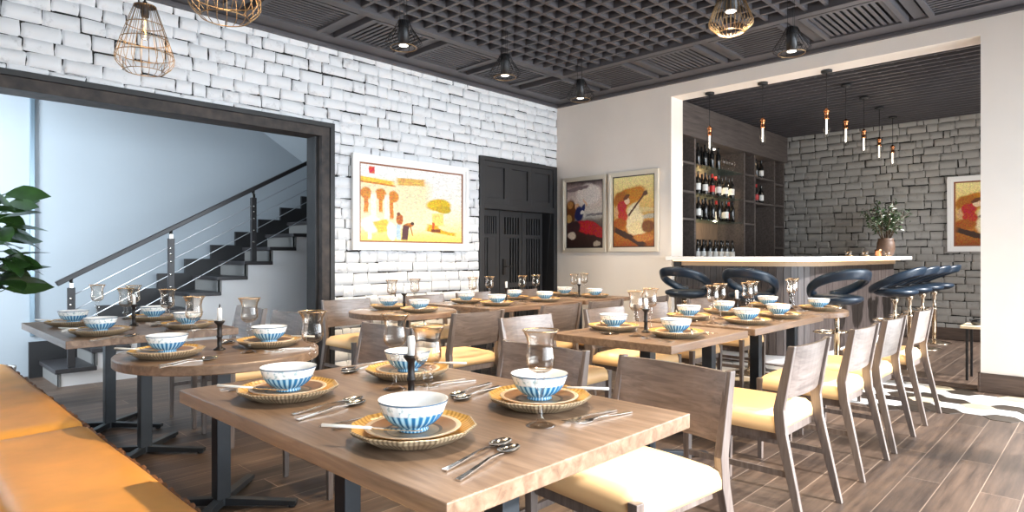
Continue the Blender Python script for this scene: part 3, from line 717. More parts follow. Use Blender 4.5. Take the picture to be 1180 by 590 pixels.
# ---- paintings (loose generic scenes)
def painting_mat(name, ground, blobs, aspect, seed, warp=0.05):
    m, nt, b = new_mat(name)
    tc = nt.nodes.new('ShaderNodeTexCoord'); n = nt.nodes.new('ShaderNodeTexNoise'); n.inputs['Scale'].default_value = 9; n.inputs['Detail'].default_value = 5
    of = nt.nodes.new('ShaderNodeVectorMath'); of.operation = 'ADD'; of.inputs[1].default_value = (seed, seed * 0.7, 0)
    nt.links.new(tc.outputs['UV'], of.inputs[0]); nt.links.new(of.outputs[0], n.inputs['Vector'])
    sb = nt.nodes.new('ShaderNodeVectorMath'); sb.operation = 'SUBTRACT'; sb.inputs[1].default_value = (0.5, 0.5, 0.5); nt.links.new(n.outputs['Color'], sb.inputs[0])
    sc_ = nt.nodes.new('ShaderNodeVectorMath'); sc_.operation = 'SCALE'; sc_.inputs['Scale'].default_value = warp * 2; nt.links.new(sb.outputs[0], sc_.inputs[0])
    ad = nt.nodes.new('ShaderNodeVectorMath'); ad.operation = 'ADD'; nt.links.new(tc.outputs['UV'], ad.inputs[0]); nt.links.new(sc_.outputs[0], ad.inputs[1])
    sx = nt.nodes.new('ShaderNodeSeparateXYZ'); nt.links.new(ad.outputs[0], sx.inputs[0])
    r = nt.nodes.new('ShaderNodeValToRGB'); e = r.color_ramp.elements
    e[0].position = ground[0][0]; e[0].color = rgba(ground[0][1]); e[1].position = ground[-1][0]; e[1].color = rgba(ground[-1][1])
    for p, c in ground[1:-1]: k = e.new(p); k.color = rgba(c)
    nt.links.new(sx.outputs['Y'], r.inputs['Fac']); cur = r.outputs['Color']
    for kind, cx, cy, rx, ry, rot, c in blobs:
        mp = nt.nodes.new('ShaderNodeMapping'); mp.vector_type = 'TEXTURE'
        mp.inputs['Location'].default_value = (cx, cy, 0); mp.inputs['Rotation'].default_value = (0, 0, radians(rot)); mp.inputs['Scale'].default_value = (rx, ry, 1)
        nt.links.new(ad.outputs[0], mp.inputs['Vector'])
        s2 = nt.nodes.new('ShaderNodeSeparateXYZ'); nt.links.new(mp.outputs[0], s2.inputs[0])
        if kind == 'e':
            q = nt.nodes.new('ShaderNodeCombineXYZ'); nt.links.new(s2.outputs['X'], q.inputs[0]); nt.links.new(s2.outputs['Y'], q.inputs[1])
            d = nt.nodes.new('ShaderNodeVectorMath'); d.operation = 'LENGTH'; nt.links.new(q.outputs[0], d.inputs[0]); dv = d.outputs['Value']
        else:
            a1 = nt.nodes.new('ShaderNodeMath'); a1.operation = 'ABSOLUTE'; nt.links.new(s2.outputs['X'], a1.inputs[0])
            a2 = nt.nodes.new('ShaderNodeMath'); a2.operation = 'ABSOLUTE'; nt.links.new(s2.outputs['Y'], a2.inputs[0])
            mxx = nt.nodes.new('ShaderNodeMath'); mxx.operation = 'MAXIMUM'; nt.links.new(a1.outputs[0], mxx.inputs[0]); nt.links.new(a2.outputs[0], mxx.inputs[1]); dv = mxx.outputs[0]
        mr = nt.nodes.new('ShaderNodeMapRange'); mr.inputs['From Min'].default_value = 1.12; mr.inputs['From Max'].default_value = 0.85
        nt.links.new(dv, mr.inputs['Value'])
        mx = nt.nodes.new('ShaderNodeMix'); mx.data_type = 'RGBA'; nt.links.new(mr.outputs[0], mx.inputs['Factor']); nt.links.new(cur, mx.inputs['A']); mx.inputs['B'].default_value = rgba(c); cur = mx.outputs['Result']
    vo = nt.nodes.new('ShaderNodeTexVoronoi'); vo.inputs['Scale'].default_value = 80; nt.links.new(ad.outputs[0], vo.inputs['Vector'])
    vs_ = nt.nodes.new('ShaderNodeSeparateColor'); nt.links.new(vo.outputs['Color'], vs_.inputs[0])
    vr = nt.nodes.new('ShaderNodeMapRange'); vr.inputs['To Min'].default_value = 0.80; vr.inputs['To Max'].default_value = 1.16; nt.links.new(vs_.outputs[0], vr.inputs['Value'])
    vh = nt.nodes.new('ShaderNodeMapRange'); vh.inputs['To Min'].default_value = 0.475; vh.inputs['To Max'].default_value = 0.525; nt.links.new(vs_.outputs[1], vh.inputs['Value'])
    vhs = nt.nodes.new('ShaderNodeHueSaturation'); vhs.inputs['Saturation'].default_value = 1.12; nt.links.new(vh.outputs[0], vhs.inputs['Hue']); nt.links.new(vr.outputs[0], vhs.inputs['Value']); nt.links.new(cur, vhs.inputs['Color']); cur = vhs.outputs['Color']
    n2 = nt.nodes.new('ShaderNodeTexNoise'); n2.inputs['Scale'].default_value = 34; n2.inputs['Detail'].default_value = 4; nt.links.new(of.outputs[0], n2.inputs['Vector'])
    mr = nt.nodes.new('ShaderNodeMapRange'); mr.inputs['To Min'].default_value = 0.72; mr.inputs['To Max'].default_value = 1.28; nt.links.new(n2.outputs['Fac'], mr.inputs['Value'])
    hs = nt.nodes.new('ShaderNodeHueSaturation'); nt.links.new(cur, hs.inputs['Color']); nt.links.new(mr.outputs[0], hs.inputs['Value'])
    nt.links.new(hs.outputs['Color'], b.inputs['Base Color']); b.inputs['Roughness'].default_value = 0.45
    return m
def framed(name, w_, h_, fw, mat_frame, slip, slip_w, art, loc, rz, label):
    """hung flat: local x along the wall, local -y into the room"""
    r = tag(empty(name, loc, rz), label, 'picture')
    f = MB(); d = 0.045
    def ring(mb, a, b_, wd, y0, y1):
        mb.box(-a, y0, -b_, a, y1, -b_ + wd); mb.box(-a, y0, b_ - wd, a, y1, b_); mb.box(-a, y0, -b_ + wd, -a + wd, y1, b_ - wd); mb.box(a - wd, y0, -b_ + wd, a, y1, b_ - wd)
    ring(f, w_ / 2, h_ / 2, fw * 0.55, -d, 0); ring(f, w_ / 2 - fw * 0.5, h_ / 2 - fw * 0.5, fw * 0.5, -d * 0.72, 0)
    f.build('frame', mat_frame, r, 0.004)
    s = MB(); ring(s, w_ / 2 - fw * 0.98, h_ / 2 - fw * 0.98, slip_w, -d * 0.5, 0); s.build('slip', slip, r)
    cw, chh = w_ / 2 - fw - slip_w * 0.8, h_ / 2 - fw - slip_w * 0.8
    c = MB(); c.box(-cw, -0.018, -chh, cw, 0, chh); o = c.build('canvas', art, r)
    uv = o.data.uv_layers.new(name='UVMap')
    for lp in o.data.loops:
        co = o.data.vertices[lp.vertex_index].co; uv.data[lp.index].uv = ((co.x + cw) / (2 * cw), (co.z + chh) / (2 * chh))
    return r
cream, gold, terra, brown, sky = (0.93, 0.80, 0.50), (0.86, 0.58, 0.12), (0.68, 0.26, 0.07), (0.20, 0.06, 0.02), (0.93, 0.90, 0.84)
art1 = painting_mat('village_art', [(0.0, (0.88, 0.68, 0.20)), (0.14, (0.92, 0.78, 0.34)), (0.3, (0.93, 0.82, 0.55)), (0.6, (0.94, 0.88, 0.76)), (1.0, sky)], [
    ('b', 0.30, 0.48, 0.36, 0.34, 0, cream), ('b', 0.14, 0.79, 0.16, 0.035, -6, gold), ('b', 0.14, 0.76, 0.17, 0.012, -6, terra), ('b', 0.47, 0.82, 0.14, 0.05, 4, (0.75, 0.45, 0.15)),
    ('e', 0.05, 0.62, 0.05, 0.08, 0, terra), ('b', 0.05, 0.50, 0.02, 0.13, 0, terra), ('e', 0.18, 0.62, 0.05, 0.08, 0, terra), ('b', 0.18, 0.50, 0.016, 0.12, 0, terra), ('e', 0.30, 0.60, 0.05, 0.08, 0, terra), ('b', 0.28, 0.46, 0.018, 0.16, 0, terra),
    ('b', 0.115, 0.45, 0.025, 0.18, 0, (0.95, 0.90, 0.72)), ('b', 0.235, 0.45, 0.022, 0.16, 0, (0.95, 0.90, 0.72)),
    ('b', 0.10, 0.93, 0.025, 0.045, 0, (0.70, 0.03, 0.01)), ('e', 0.75, 0.53, 0.13, 0.09, 10, (0.72, 0.48, 0.06)), ('e', 0.80, 0.47, 0.08, 0.06, 0, (0.55, 0.38, 0.05)), ('b', 0.74, 0.30, 0.06, 0.11, 0, (0.90, 0.70, 0.24)),
    ('e', 0.10, 0.22, 0.09, 0.11, 0, (0.94, 0.91, 0.84)), ('b', 0.08, 0.12, 0.015, 0.10, 0, (0.92, 0.88, 0.80)), ('b', 0.20, 0.20, 0.07, 0.08, 20, (0.78, 0.55, 0.12)), ('b', 0.78, 0.17, 0.16, 0.05, -12, (0.76, 0.40, 0.06)), ('e', 0.86, 0.19, 0.12, 0.045, -14, (0.90, 0.76, 0.40)), ('b', 0.69, 0.21, 0.012, 0.07, 0, (0.62, 0.10, 0.03)), ('b', 0.72, 0.16, 0.05, 0.02, 0, brown),
    ('e', 0.28, 0.13, 0.045, 0.12, 4, (0.92, 0.88, 0.82)), ('b', 0.345, 0.13, 0.02, 0.11, 0, (0.45, 0.58, 0.66)), ('e', 0.355, 0.30, 0.035, 0.075, 0, (0.45, 0.13, 0.03)), ('e', 0.345, 0.37, 0.018, 0.025, 0, brown), ('e', 0.44, 0.22, 0.06, 0.03, 25, (0.50, 0.17, 0.04)), ('b', 0.41, 0.12, 0.03, 0.10, -6, (0.08, 0.02, 0.02)), ('e', 0.48, 0.25, 0.018, 0.022, 0, (0.06, 0.02, 0.01)), ('b', 0.47, 0.15, 0.006, 0.07, 10, (0.45, 0.16, 0.05))], 1.6, 1.3, 0.012)
framed('framed_painting', 1.61, 1.01, 0.085, M['pic_frame_white'], M['pic_slip'], 0.018, art1, (4.322, YA - 0.012, 1.768), 0, 'wide white-framed golden village painting on the white brick wall')
art2 = painting_mat('dusk_art', [(0.0, (0.02, 0.008, 0.006)), (0.25, (0.05, 0.02, 0.015)), (0.40, (0.16, 0.13, 0.11)), (0.48, (0.62, 0.58, 0.52)), (0.7, (0.72, 0.60, 0.52)), (0.9, (0.42, 0.32, 0.30)), (1.0, (0.05, 0.03, 0.03))], [
    ('e', 0.62, 0.80, 0.35, 0.16, 0, (0.78, 0.70, 0.64)), ('e', 0.30, 0.90, 0.35, 0.03, 5, (0.20, 0.15, 0.15)), ('b', 0.80, 0.49, 0.25, 0.02, 2, (0.22, 0.20, 0.20)),
    ('e', 0.12, 0.55, 0.15, 0.20, 0, (0.14, 0.05, 0.02)), ('e', 0.10, 0.66, 0.08, 0.06, 0, (0.50, 0.24, 0.10)), ('e', 0.30, 0.62, 0.07, 0.05, 0, (0.75, 0.45, 0.28)), ('e', 0.35, 0.51, 0.13, 0.11, 20, (0.02, 0.025, 0.09)), ('e', 0.47, 0.58, 0.04, 0.08, -20, (0.03, 0.04, 0.13)), ('b', 0.52, 0.68, 0.02, 0.08, 45, (0.80, 0.55, 0.38)), ('e', 0.45, 0.53, 0.06, 0.03, 0, (0.75, 0.72, 0.66)),
    ('e', 0.60, 0.30, 0.36, 0.10, -6, (0.48, 0.012, 0.015)), ('b', 0.86, 0.24, 0.16, 0.08, -12, (0.38, 0.01, 0.012)), ('e', 0.20, 0.32, 0.20, 0.09, 0, (0.05, 0.02, 0.02)), ('e', 0.14, 0.18, 0.12, 0.06, 0, (0.66, 0.55, 0.44)), ('e', 0.85, 0.05, 0.10, 0.04, 0, (0.42, 0.35, 0.28)), ('e', 0.06, 0.44, 0.08, 0.07, 0, (0.55, 0.33, 0.14))], 0.7, 4.2, 0.03)
framed('framed_painting', 0.745, 1.035, 0.058, M['pic_frame'], M['pic_slip_dark'], 0.014, art2, (XB - 0.002, 5.225, 1.768), -pi / 2, 'left of the twin paintings on cream wall, dusk scene with red drapery')
bl3 = [('e', 0.40, 0.72, 0.40, 0.12, 10, (0.58, 0.24, 0.05)), ('e', 0.20, 0.66, 0.20, 0.14, 0, (0.42, 0.15, 0.03)), ('b', 0.70, 0.52, 0.35, 0.03, 0, (0.70, 0.55, 0.28)), ('b', 0.80, 0.42, 0.22, 0.03, 4, (0.45, 0.42, 0.34)),
    ('e', 0.14, 0.50, 0.12, 0.10, 0, (0.66, 0.40, 0.22)), ('e', 0.22, 0.57, 0.12, 0.10, 20, (0.48, 0.02, 0.015)), ('e', 0.24, 0.44, 0.13, 0.07, -10, (0.50, 0.04, 0.02)), ('e', 0.34, 0.66, 0.07, 0.055, 0, (0.84, 0.62, 0.42)), ('e', 0.33, 0.71, 0.09, 0.03, 15, (0.14, 0.05, 0.02)), ('e', 0.50, 0.52, 0.16, 0.09, 25, (0.82, 0.70, 0.48)),
    ('e', 0.54, 0.34, 0.22, 0.17, 20, (0.88, 0.76, 0.50)), ('e', 0.62, 0.26, 0.24, 0.10, 0, (0.86, 0.72, 0.42)), ('b', 0.58, 0.60, 0.27, 0.018, 38, (0.10, 0.04, 0.02)), ('b', 0.80, 0.75, 0.05, 0.03, 20, (0.10, 0.04, 0.02)),
    ('e', 0.16, 0.33, 0.18, 0.08, 0, (0.40, 0.12, 0.03)), ('b', 0.40, 0.13, 0.42, 0.045, -18, (0.05, 0.02, 0.01)), ('e', 0.85, 0.28, 0.16, 0.09, 0, (0.20, 0.08, 0.03)), ('e', 0.75, 0.12, 0.25, 0.05, 0, (0.55, 0.24, 0.09))]
art3 = painting_mat('musician_art', [(0.0, (0.30, 0.09, 0.03)), (0.25, (0.52, 0.22, 0.07)), (0.48, (0.62, 0.40, 0.16)), (0.66, (0.84, 0.60, 0.24)), (1.0, (0.92, 0.80, 0.40))], bl3, 0.7, 8.9, 0.028)
framed('framed_painting', 0.745, 1.035, 0.058, M['pic_frame'], M['pic_slip_dark'], 0.014, art3, (XB - 0.002, 4.44, 1.772), -pi / 2, 'right of the twin paintings on cream wall, golden scene with pale figure')
framed('framed_painting', 0.92, 1.07, 0.075, M['pic_frame_white'], M['pic_slip'], 0.022, art3, (FX - 0.018, 1.275, 1.797), -pi / 2, 'white-framed golden painting on grey brick wall of the bar')

# ================================================================== TABLES
TH = 0.75
def pedestal(mb_root, px, py):
    MB().box(px - 0.032, py - 0.036, 0.012, px + 0.032, py + 0.036, TH - 0.042).build('column', M['steel'], mb_root, 0.003)
    ft = MB()
    for a in (45, 135, 225, 315):
        c, s = cos(radians(a)), sin(radians(a)); ft.bar((px + 0.02 * c, py + 0.02 * s, 0.030), (px + 0.36 * c, py + 0.36 * s, 0.022), 0.045, 0.035, w2=0.04, h2=0.022)
        ft.tube([(px + 0.335 * c, py + 0.335 * s, 0.0), (px + 0.335 * c, py + 0.335 * s, 0.013)], 0.016, 8)
    ft.build('foot', M['steel'], mb_root, 0.003)
    MB().box(px - 0.16, py - 0.16, TH - 0.050, px + 0.16, py + 0.16, TH - 0.0415).build('mounting_plate', M['steel'], mb_root)
def rect_table(cx, cy, sx, sy, label, cols):
    r = tag(empty('dining_table', (cx, cy, 0)), label, 'table', None)
    t = MB().box(-sx / 2, -sy / 2, TH - 0.042, sx / 2, sy / 2, TH).build('tabletop', M['table_wood'] if sy > sx else M['table_wood_x'], r, 0.003)
    for px, py in cols: pedestal(r, px, py)
    return r
M['table_wood_x'] = wood('table_wood_x', (0.130, 0.076, 0.045), (0.275, 0.182, 0.118), 'X', 0.34, 1.0, (0.195, 0.122, 0.076))
def round_table(cx, cy, rr, label):
    r = tag(empty('round_dining_table', (cx, cy, 0)), label, 'table', None)
    MB().lathe([(0, TH - 0.042), (rr - 0.004, TH - 0.042), (rr, TH - 0.038), (rr, TH - 0.004), (rr - 0.004, TH), (0, TH)], 72, smooth=False).build('tabletop', M['table_wood_x'], r)
    pedestal(r, 0, 0)
    return r
F = (1.19, 1.57); R1 = (1.19, 3.08); LT = (1.19, 4.635); A2 = (3.245, 1.985); B2 = (4.425, 1.985); C2 = (5.50, 1.985); R3 = (3.11, 4.25); S3 = (4.35, 4.275); T3 = (5.485, 4.275)
rect_table(*F, 0.905, 1.39, 'large rectangular wooden dining table nearest the camera', [(0, -0.385), (0, 0.385)])
round_table(*R1, 0.445, 'round wooden dining table beside the orange bench')
rect_table(*LT, 0.90, 1.33, 'rectangular wooden dining table at the bench end before the stairs', [(0, -0.385), (0, 0.40)])
rect_table(*A2, 0.905, 0.79, 'small square dining table behind the front chair in the middle row', [(0, 0.02)])
rect_table(*B2, 1.25, 0.79, 'long rectangular dining table in the middle of the middle row', [(-0.40, 0.02), (0.38, 0.02)])
round_table(*C2, 0.43, 'round wooden dining table in the middle row nearest the bar stools')
round_table(*R3, 0.44, 'round wooden dining table under the wide village painting')
rect_table(*S3, 1.30, 0.88, 'long rectangular dining table in front of the black slatted door', [(-0.40, 0), (0.40, 0)])
rect_table(*T3, 0.83, 0.84, 'small square dining table in the corner below the twin paintings', [(0, 0)])

# ================================================================== CHAIRS (front = +y)
def make_chair():
    r = empty('dining_chair')
    s = cushion(-0.245, 0.245, -0.185, 0.265, 0.415, 0.492, 12, 12, 0.045)
    s.v = [(x, y, z + (0.014 * max(0, 1 - (x / 0.22) ** 2) * max(0, 1 - ((y - 0.04) / 0.24) ** 2) if z > 0.42 else 0)) for x, y, z in s.v]
    s.build('seat', M['leather'], r)
    # curved back panel
    bp = MB(); n = 10; v = []; f = []
    for i in range(n + 1):
        t = -1 + 2 * i / n; x = 0.232 * t; bow = -0.028 * (1 - t * t)
        for z, yb in ((0.565, -0.207), (0.800, -0.248)):
            v += [(x, yb + bow, z), (x, yb + bow + 0.018, z)]
    for i in range(n):
        k = i * 4
        f += [(k, k + 4, k + 6, k + 2), (k + 1, k + 3, k + 7, k + 5), (k + 2, k + 6, k + 7, k + 3), (k, k + 1, k + 5, k + 4)]
    f += [(0, 2, 3, 1), (n * 4, n * 4 + 1, n * 4 + 3, n * 4 + 2)]
    bp.add(v, f, 0, False); o = bp.build('backrest', M['chair_wood'], r)
    for sx in (-1, 1):
        p = MB(); x = 0.235 * sx
        prof = [(-0.300, 0.0, 0.024, 0.028), (-0.205, 0.42, 0.030, 0.046), (-0.195, 0.52, 0.030, 0.046), (-0.250, 0.805, 0.026, 0.030)]
        vv = []; ff = []
        for yy, zz, wx, wy in prof:
            xx = x + (0.012 * sx if zz == 0 else 0)
            vv += [(xx - wx / 2, yy - wy / 2, zz), (xx + wx / 2, yy - wy / 2, zz), (xx + wx / 2, yy + wy / 2, zz), (xx - wx / 2, yy + wy / 2, zz)]
        for i in range(3):
            for k in range(4): ff.append((i * 4 + k, i * 4 + (k + 1) % 4, i * 4 + 4 + (k + 1) % 4, i * 4 + 4 + k))
        ff += [(3, 2, 1, 0), (12, 13, 14, 15)]
        p.add(vv, ff); p.build('rear_leg', M['post_wood'], r, 0.003)
        MB().bar((0.230 * sx, 0.252, 0.0), (0.230 * sx, 0.252, 0.476), 0.024, 0.024, (0, 1, 0), w2=0.036, h2=0.036).build('front_leg', M['post_wood'], r, 0.002)
        MB().bar((0.234 * sx, -0.235, 0.24), (0.234 * sx, 0.25, 0.24), 0.016, 0.026).build('stretcher', M['post_wood'], r)
    fr_ = MB(); fr_.box(-0.205, -0.18, 0.375, 0.205, -0.16, 0.418); fr_.box(-0.205, 0.235, 0.375, 0.205, 0.255, 0.418); fr_.box(-0.212, -0.18, 0.375, -0.192, 0.25, 0.418); fr_.box(0.192, -0.18, 0.375, 0.212, 0.25, 0.418)
    fr_.build('seat_frame', M['post_wood'], r)
    return r
CH = make_chair()
G1 = 'dining chairs'
def chair(x, y, rz, label): place(CH, (x, y, 0), rz, label, 'chair', G1)
# backs at X = 2.10 facing -X : local +y -> -X
for y, l in ((1.215, 'front table, nearer the camera, pulled out on the aisle side'), (1.83, 'front table, farther from the camera, on the aisle side'), (3.02, 'aisle side of the round table by the bench'), (4.20, 'near aisle side of the table before the stairs'), (4.84, 'far aisle side of the table before the stairs')):
    chair(1.85, y, pi / 2 - (radians(6) if y < 1.5 else 0), 'wooden chair at ' + l)
for x, t in ((3.05, 'small square table of the middle row'), (3.93, 'left place of the long middle table'), (4.60, 'right place of the long middle table'), (5.46, 'round table by the bar stools')):
    chair(x, 1.265, 0.0, 'sunlit wooden chair on the near side, ' + t)
for x, t in ((3.06, 'small square table of the middle row'), (3.95, 'left place of the long middle table'), (4.62, 'right place of the long middle table'), (5.50, 'round table by the bar stools')):
    chair(x, 2.575, pi, 'wooden chair facing us, far side, ' + t)
for x, t in ((3.05, 'round table under the village painting'), (3.98, 'left place of the long table by the door'), (4.61, 'right place of the long table by the door'), (5.42, 'corner table below the twin paintings')):
    chair(x, 3.515, 0.0, 'wooden chair with back to us, ' + t)
for x, t in ((3.08, 'round table under the village painting'), (3.98, 'left place of the long table by the door'), (4.66, 'right place of the long table by the door'), (5.45, 'corner table below the twin paintings')):
    chair(x, 4.835, pi, 'wooden chair by the back wall, ' + t)

# ================================================================== TABLEWARE
def make_charger():
    prof = [(0, 0), (0.095, 0), (0.112, 0.003), (0.150, 0.024), (0.158, 0.034), (0.153, 0.036), (0.145, 0.028), (0.112, 0.012), (0.0, 0.011)]
    mb = MB(); mb.lathe(prof, 12, smooth=False, mis=[1, 1, 1, 1, 1, 0, 0, 0]); return mb.build('charger_plate', [M['charger_in'], M['charger_out']])
def make_saucer():
    prof = [(0, 0.0), (0.068, 0.0), (0.076, 0.002), (0.113, 0.015), (0.119, 0.0185), (0.115, 0.0205), (0.106, 0.018), (0.072, 0.0085), (0.064, 0.0075), (0.058, 0.0075), (0.0, 0.0075)]
    mb = MB(); mb.lathe(prof, 32, mis=[1, 1, 1, 1, 1, 1, 0, 2, 3, 3]); return mb.build('saucer', [M['saucer'], M['saucer_rim'], M['saucer_ring'], M['saucer_core']])
def make_bowl():
    n = 104; mb = MB()
    prof = [(0, 0), (0.037, 0), (0.039, 0.003), (0.036, 0.007), (0.036, 0.010), (0.050, 0.017), (0.064, 0.029), (0.073, 0.042), (0.080, 0.058), (0.086, 0.074), (0.086, 0.0765)]
    mb.lathe(prof, n, cap=False)
    # flutes on the lower half
    vv = []
    for x, y, z in mb.v:
        if 0.012 < z < 0.050:
            q = 1 + 0.022 * cos(26 * atan2(y, x)); vv.append((x * q, y * q, z))
        else: vv.append((x, y, z))
    mb.v = vv
    inner = MB(); inner.lathe([(0.086, 0.0765), (0.0835, 0.0768), (0.077, 0.058), (0.069, 0.041), (0.058, 0.026), (0.040, 0.014), (0.0, 0.010)], 48, cap=False)
    o = mb.build('bowl', M['bowl_blue']); mb_i = inner.build('bowl_lining', M['cream_bowl'], o)
    return o
def make_knife():
    r = empty('table_knife')
    h = MB(); h.tube([(0, -0.130, 0.005), (0, -0.128, 0.005), (0, -0.08, 0.005), (0, 0.0, 0.0045)], [0.002, 0.0046, 0.0042, 0.0032], 8); h.build('handle', M['handle_white'], r)
    b_ = MB(); b_.prism([(-0.002, 0.0), (0.004, 0.0), (0.009, 0.03), (0.008, 0.10), (0.001, 0.125), (-0.003, 0.10)], 0.0035, 0.0055); b_.build('blade', M['cutlery'], r)
    return r
def make_spoon():
    mb = MB(); n = 12
    # handle: flat tapered bar following a gentle arch
    hs = [(-0.105, 0.0022, 0.0060), (-0.06, 0.0040, 0.0045), (0.0, 0.0085, 0.0026), (0.035, 0.0065, 0.0028), (0.048, 0.0045, 0.0050)]
    for (y0, z0, w0), (y1, z1, w1) in zip(hs, hs[1:]): mb.bar((0, y0, z0), (0, y1, z1), 2 * w0, 0.0026, w2=2 * w1)
    # bowl of the spoon
    rings = [(1.0, 0.0062), (0.86, 0.0035), (0.6, 0.0015), (0.3, 0.0006), (0.0, 0.0004)]; v = []; f = []
    for s_, z in rings:
        for k in range(18):
            a = 2 * pi * k / 18; v.append((0.0195 * s_ * sin(a) * (1 - 0.12 * cos(a)), 0.078 + 0.031 * s_ * cos(a), z + 0.0006))
    for i in range(len(rings) - 1):
        for k in range(18): f.append((i * 18 + k, i * 18 + (k + 1) % 18, (i + 1) * 18 + (k + 1) % 18, (i + 1) * 18 + k))
    mb.add(v, f, 0, True)
    v2 = [(x, y, z - 0.0008) for x, y, z in v]; mb.add(v2, [tuple(reversed(q)) for q in f], 0, True)
    mb.v = [(x * 1.15, y * 1.2, z * 1.1) for x, y, z in mb.v]
    return mb.build('spoon', M['cutlery'])
def make_fork():
    mb = MB()
    hs = [(-0.105, 0.0022, 0.0055), (-0.05, 0.0035, 0.0042), (0.02, 0.0075, 0.0026), (0.045, 0.0055, 0.0040), (0.058, 0.0035, 0.0115), (0.066, 0.0028, 0.0120)]
    for (y0, z0, w0), (y1, z1, w1) in zip(hs, hs[1:]): mb.bar((0, y0, z0), (0, y1, z1), 2 * w0, 0.0024, w2=2 * w1)
    for x in (-0.0102, -0.0034, 0.0034, 0.0102):
        mb.bar((x, 0.064, 0.0030), (x, 0.088, 0.0022), 0.0034, 0.0022); mb.bar((x, 0.088, 0.0022), (x * 0.95, 0.108, 0.0058), 0.0034, 0.0022, w2=0.0018)
    return mb.build('fork', M['cutlery'])
def make_goblet():
    r = empty('goblet')
    st = MB(); st.lathe([(0, 0), (0.039, 0), (0.040, 0.0015), (0.030, 0.005), (0.012, 0.013), (0.0055, 0.024), (0.0042, 0.060), (0.0046, 0.085), (0.007, 0.092), (0.014, 0.100), (0.0155, 0.107), (0.013, 0.114), (0.0085, 0.119), (0.012, 0.125), (0.0125, 0.131), (0.009, 0.137), (0.012, 0.141), (0.0, 0.142)], 24)
    st.build('stem', M['glass'], r)
    cup = MB(); cup.lathe([(0.0, 0.140), (0.018, 0.142), (0.031, 0.150), (0.0375, 0.164), (0.0380, 0.182), (0.0355, 0.200), (0.0345, 0.215), (0.0375, 0.232), (0.0445, 0.246), (0.0495, 0.253), (0.0480, 0.2535), (0.0428, 0.2455), (0.0360, 0.232), (0.0330, 0.215), (0.0340, 0.200), (0.0365, 0.182), (0.0360, 0.165), (0.030, 0.153), (0.0, 0.147)], 28)
    cup.build('cup', M['amber_glass'], r)
    rm = MB(); rm.tube([(0.0488 * cos(2 * pi * k / 36), 0.0488 * sin(2 * pi * k / 36), 0.2532) for k in range(36)], 0.0016, 6, closed=True); rm.build('rim', M['rim_gold'], r)
    return r
def make_candle():
    r = empty('candlestick')
    MB().lathe([(0, 0), (0.027, 0), (0.027, 0.005), (0.018, 0.010), (0.0105, 0.016), (0.0105, 0.058), (0.014, 0.062), (0.014, 0.068), (0.0105, 0.072), (0.0110, 0.118), (0.016, 0.124), (0.024, 0.134), (0.024, 0.140), (0.0, 0.140)], 20).build('holder', M['stick_metal'], r)
    c = MB().lathe([(0, 0.1395), (0.0115, 0.1395), (0.0118, 0.19), (0.010, 0.200), (0.0, 0.202)], 16).build('candle', M['candle'], r)
    MB().tube([(0, 0, 0.200), (0.001, 0, 0.212), (0.0, 0, 0.222)], [0.0022, 0.0035, 0.0008], 6).build('wick', M['black'], c)
    return r
PR = dict(ch=make_charger(), sa=make_saucer(), bo=make_bowl(), kn=make_knife(), sp=make_spoon(), fo=make_fork(), go=make_goblet(), ca=make_candle())
jr = random.Random(3)
def setting(px, py, rz, where, spr=0.24):
    """diner faces local +y"""
    c, s = cos(rz), sin(rz)
    def W_(lx, ly, z): return (px + lx * c - ly * s, py + lx * s + ly * c, z)
    k = jr.uniform(0, pi)
    place(PR['ch'], W_(0, 0, TH), k, 'faceted basketwork charger plate, ' + where, 'plate', 'charger plates')
    place(PR['sa'], W_(0, 0, TH + 0.0130), k, 'brown saucer under the bowl, ' + where, 'plate', 'brown saucers')
    place(PR['bo'], W_(0, 0, TH + 0.0212), k, 'blue fluted white bowl, ' + where, 'bowl', 'blue fluted bowls')
    d = jr.uniform(-0.06, 0.06)
    place(PR['kn'], W_(-0.022, -0.105, TH + 0.0368), rz + radians(-57) + d, 'ivory-handled knife across the plate, ' + where, 'knife', 'ivory-handled knives')
    for i, (lx, ly, a) in enumerate(((spr - 0.025, 0.02, 12), (spr + 0.030, 0.0, 16))):
        place(PR['sp'], W_(lx, ly, TH + 0.0005), rz + radians(a) + d, ('inner' if i == 0 else 'outer') + ' steel spoon of the pair, ' + where, 'spoon', 'table spoons')
    for i, (lx, ly, a) in enumerate(((-0.195, 0.0, -6), (-0.232, -0.012, -10))):
        place(PR['fo'], W_(lx, ly, TH + 0.0005), rz + radians(a) + d, ('inner' if i == 0 else 'outer') + ' steel fork of the pair, ' + where, 'fork', 'table forks')
    place(PR['go'], W_(-0.15, 0.165, TH), k, 'clear amber-rimmed goblet, ' + where, 'goblet', 'goblets')
EAST, WEST, NORTH, SOUTH = -pi / 2, pi / 2, 0.0, pi      # facing +X, -X, +Y, -Y
def row1(t, dys, names, tn):
    for dy_, nm in zip(dys, names):
        setting(t[0] - 0.245, t[1] + dy_, EAST, '%s, bench side%s' % (tn, nm)); setting(t[0] + 0.225, t[1] + dy_, WEST, '%s, aisle side%s' % (tn, nm), 0.27)
row1(F, (-0.32, 0.335), (', near end', ', far end'), 'front table')
row1(R1, (-0.025,), ('',), 'round table by bench')
row1(LT, (-0.45, 0.215), (', near end', ', far end'), 'table before the stairs')
def row2(t, dxs, names, tn):
    for dx_, nm in zip(dxs, names):
        setting(t[0] + dx_, t[1] - 0.215, NORTH, '%s, near side%s' % (tn, nm), 0.20); setting(t[0] + dx_, t[1] + 0.205, SOUTH, '%s, far side%s' % (tn, nm), 0.20)
row2(A2, (-0.085,), ('',), 'small middle-row table')
row2(B2, (-0.335, 0.215), (', left', ', right'), 'long middle-row table')
row2(C2, (0.0,), ('',), 'round table by bar stools')
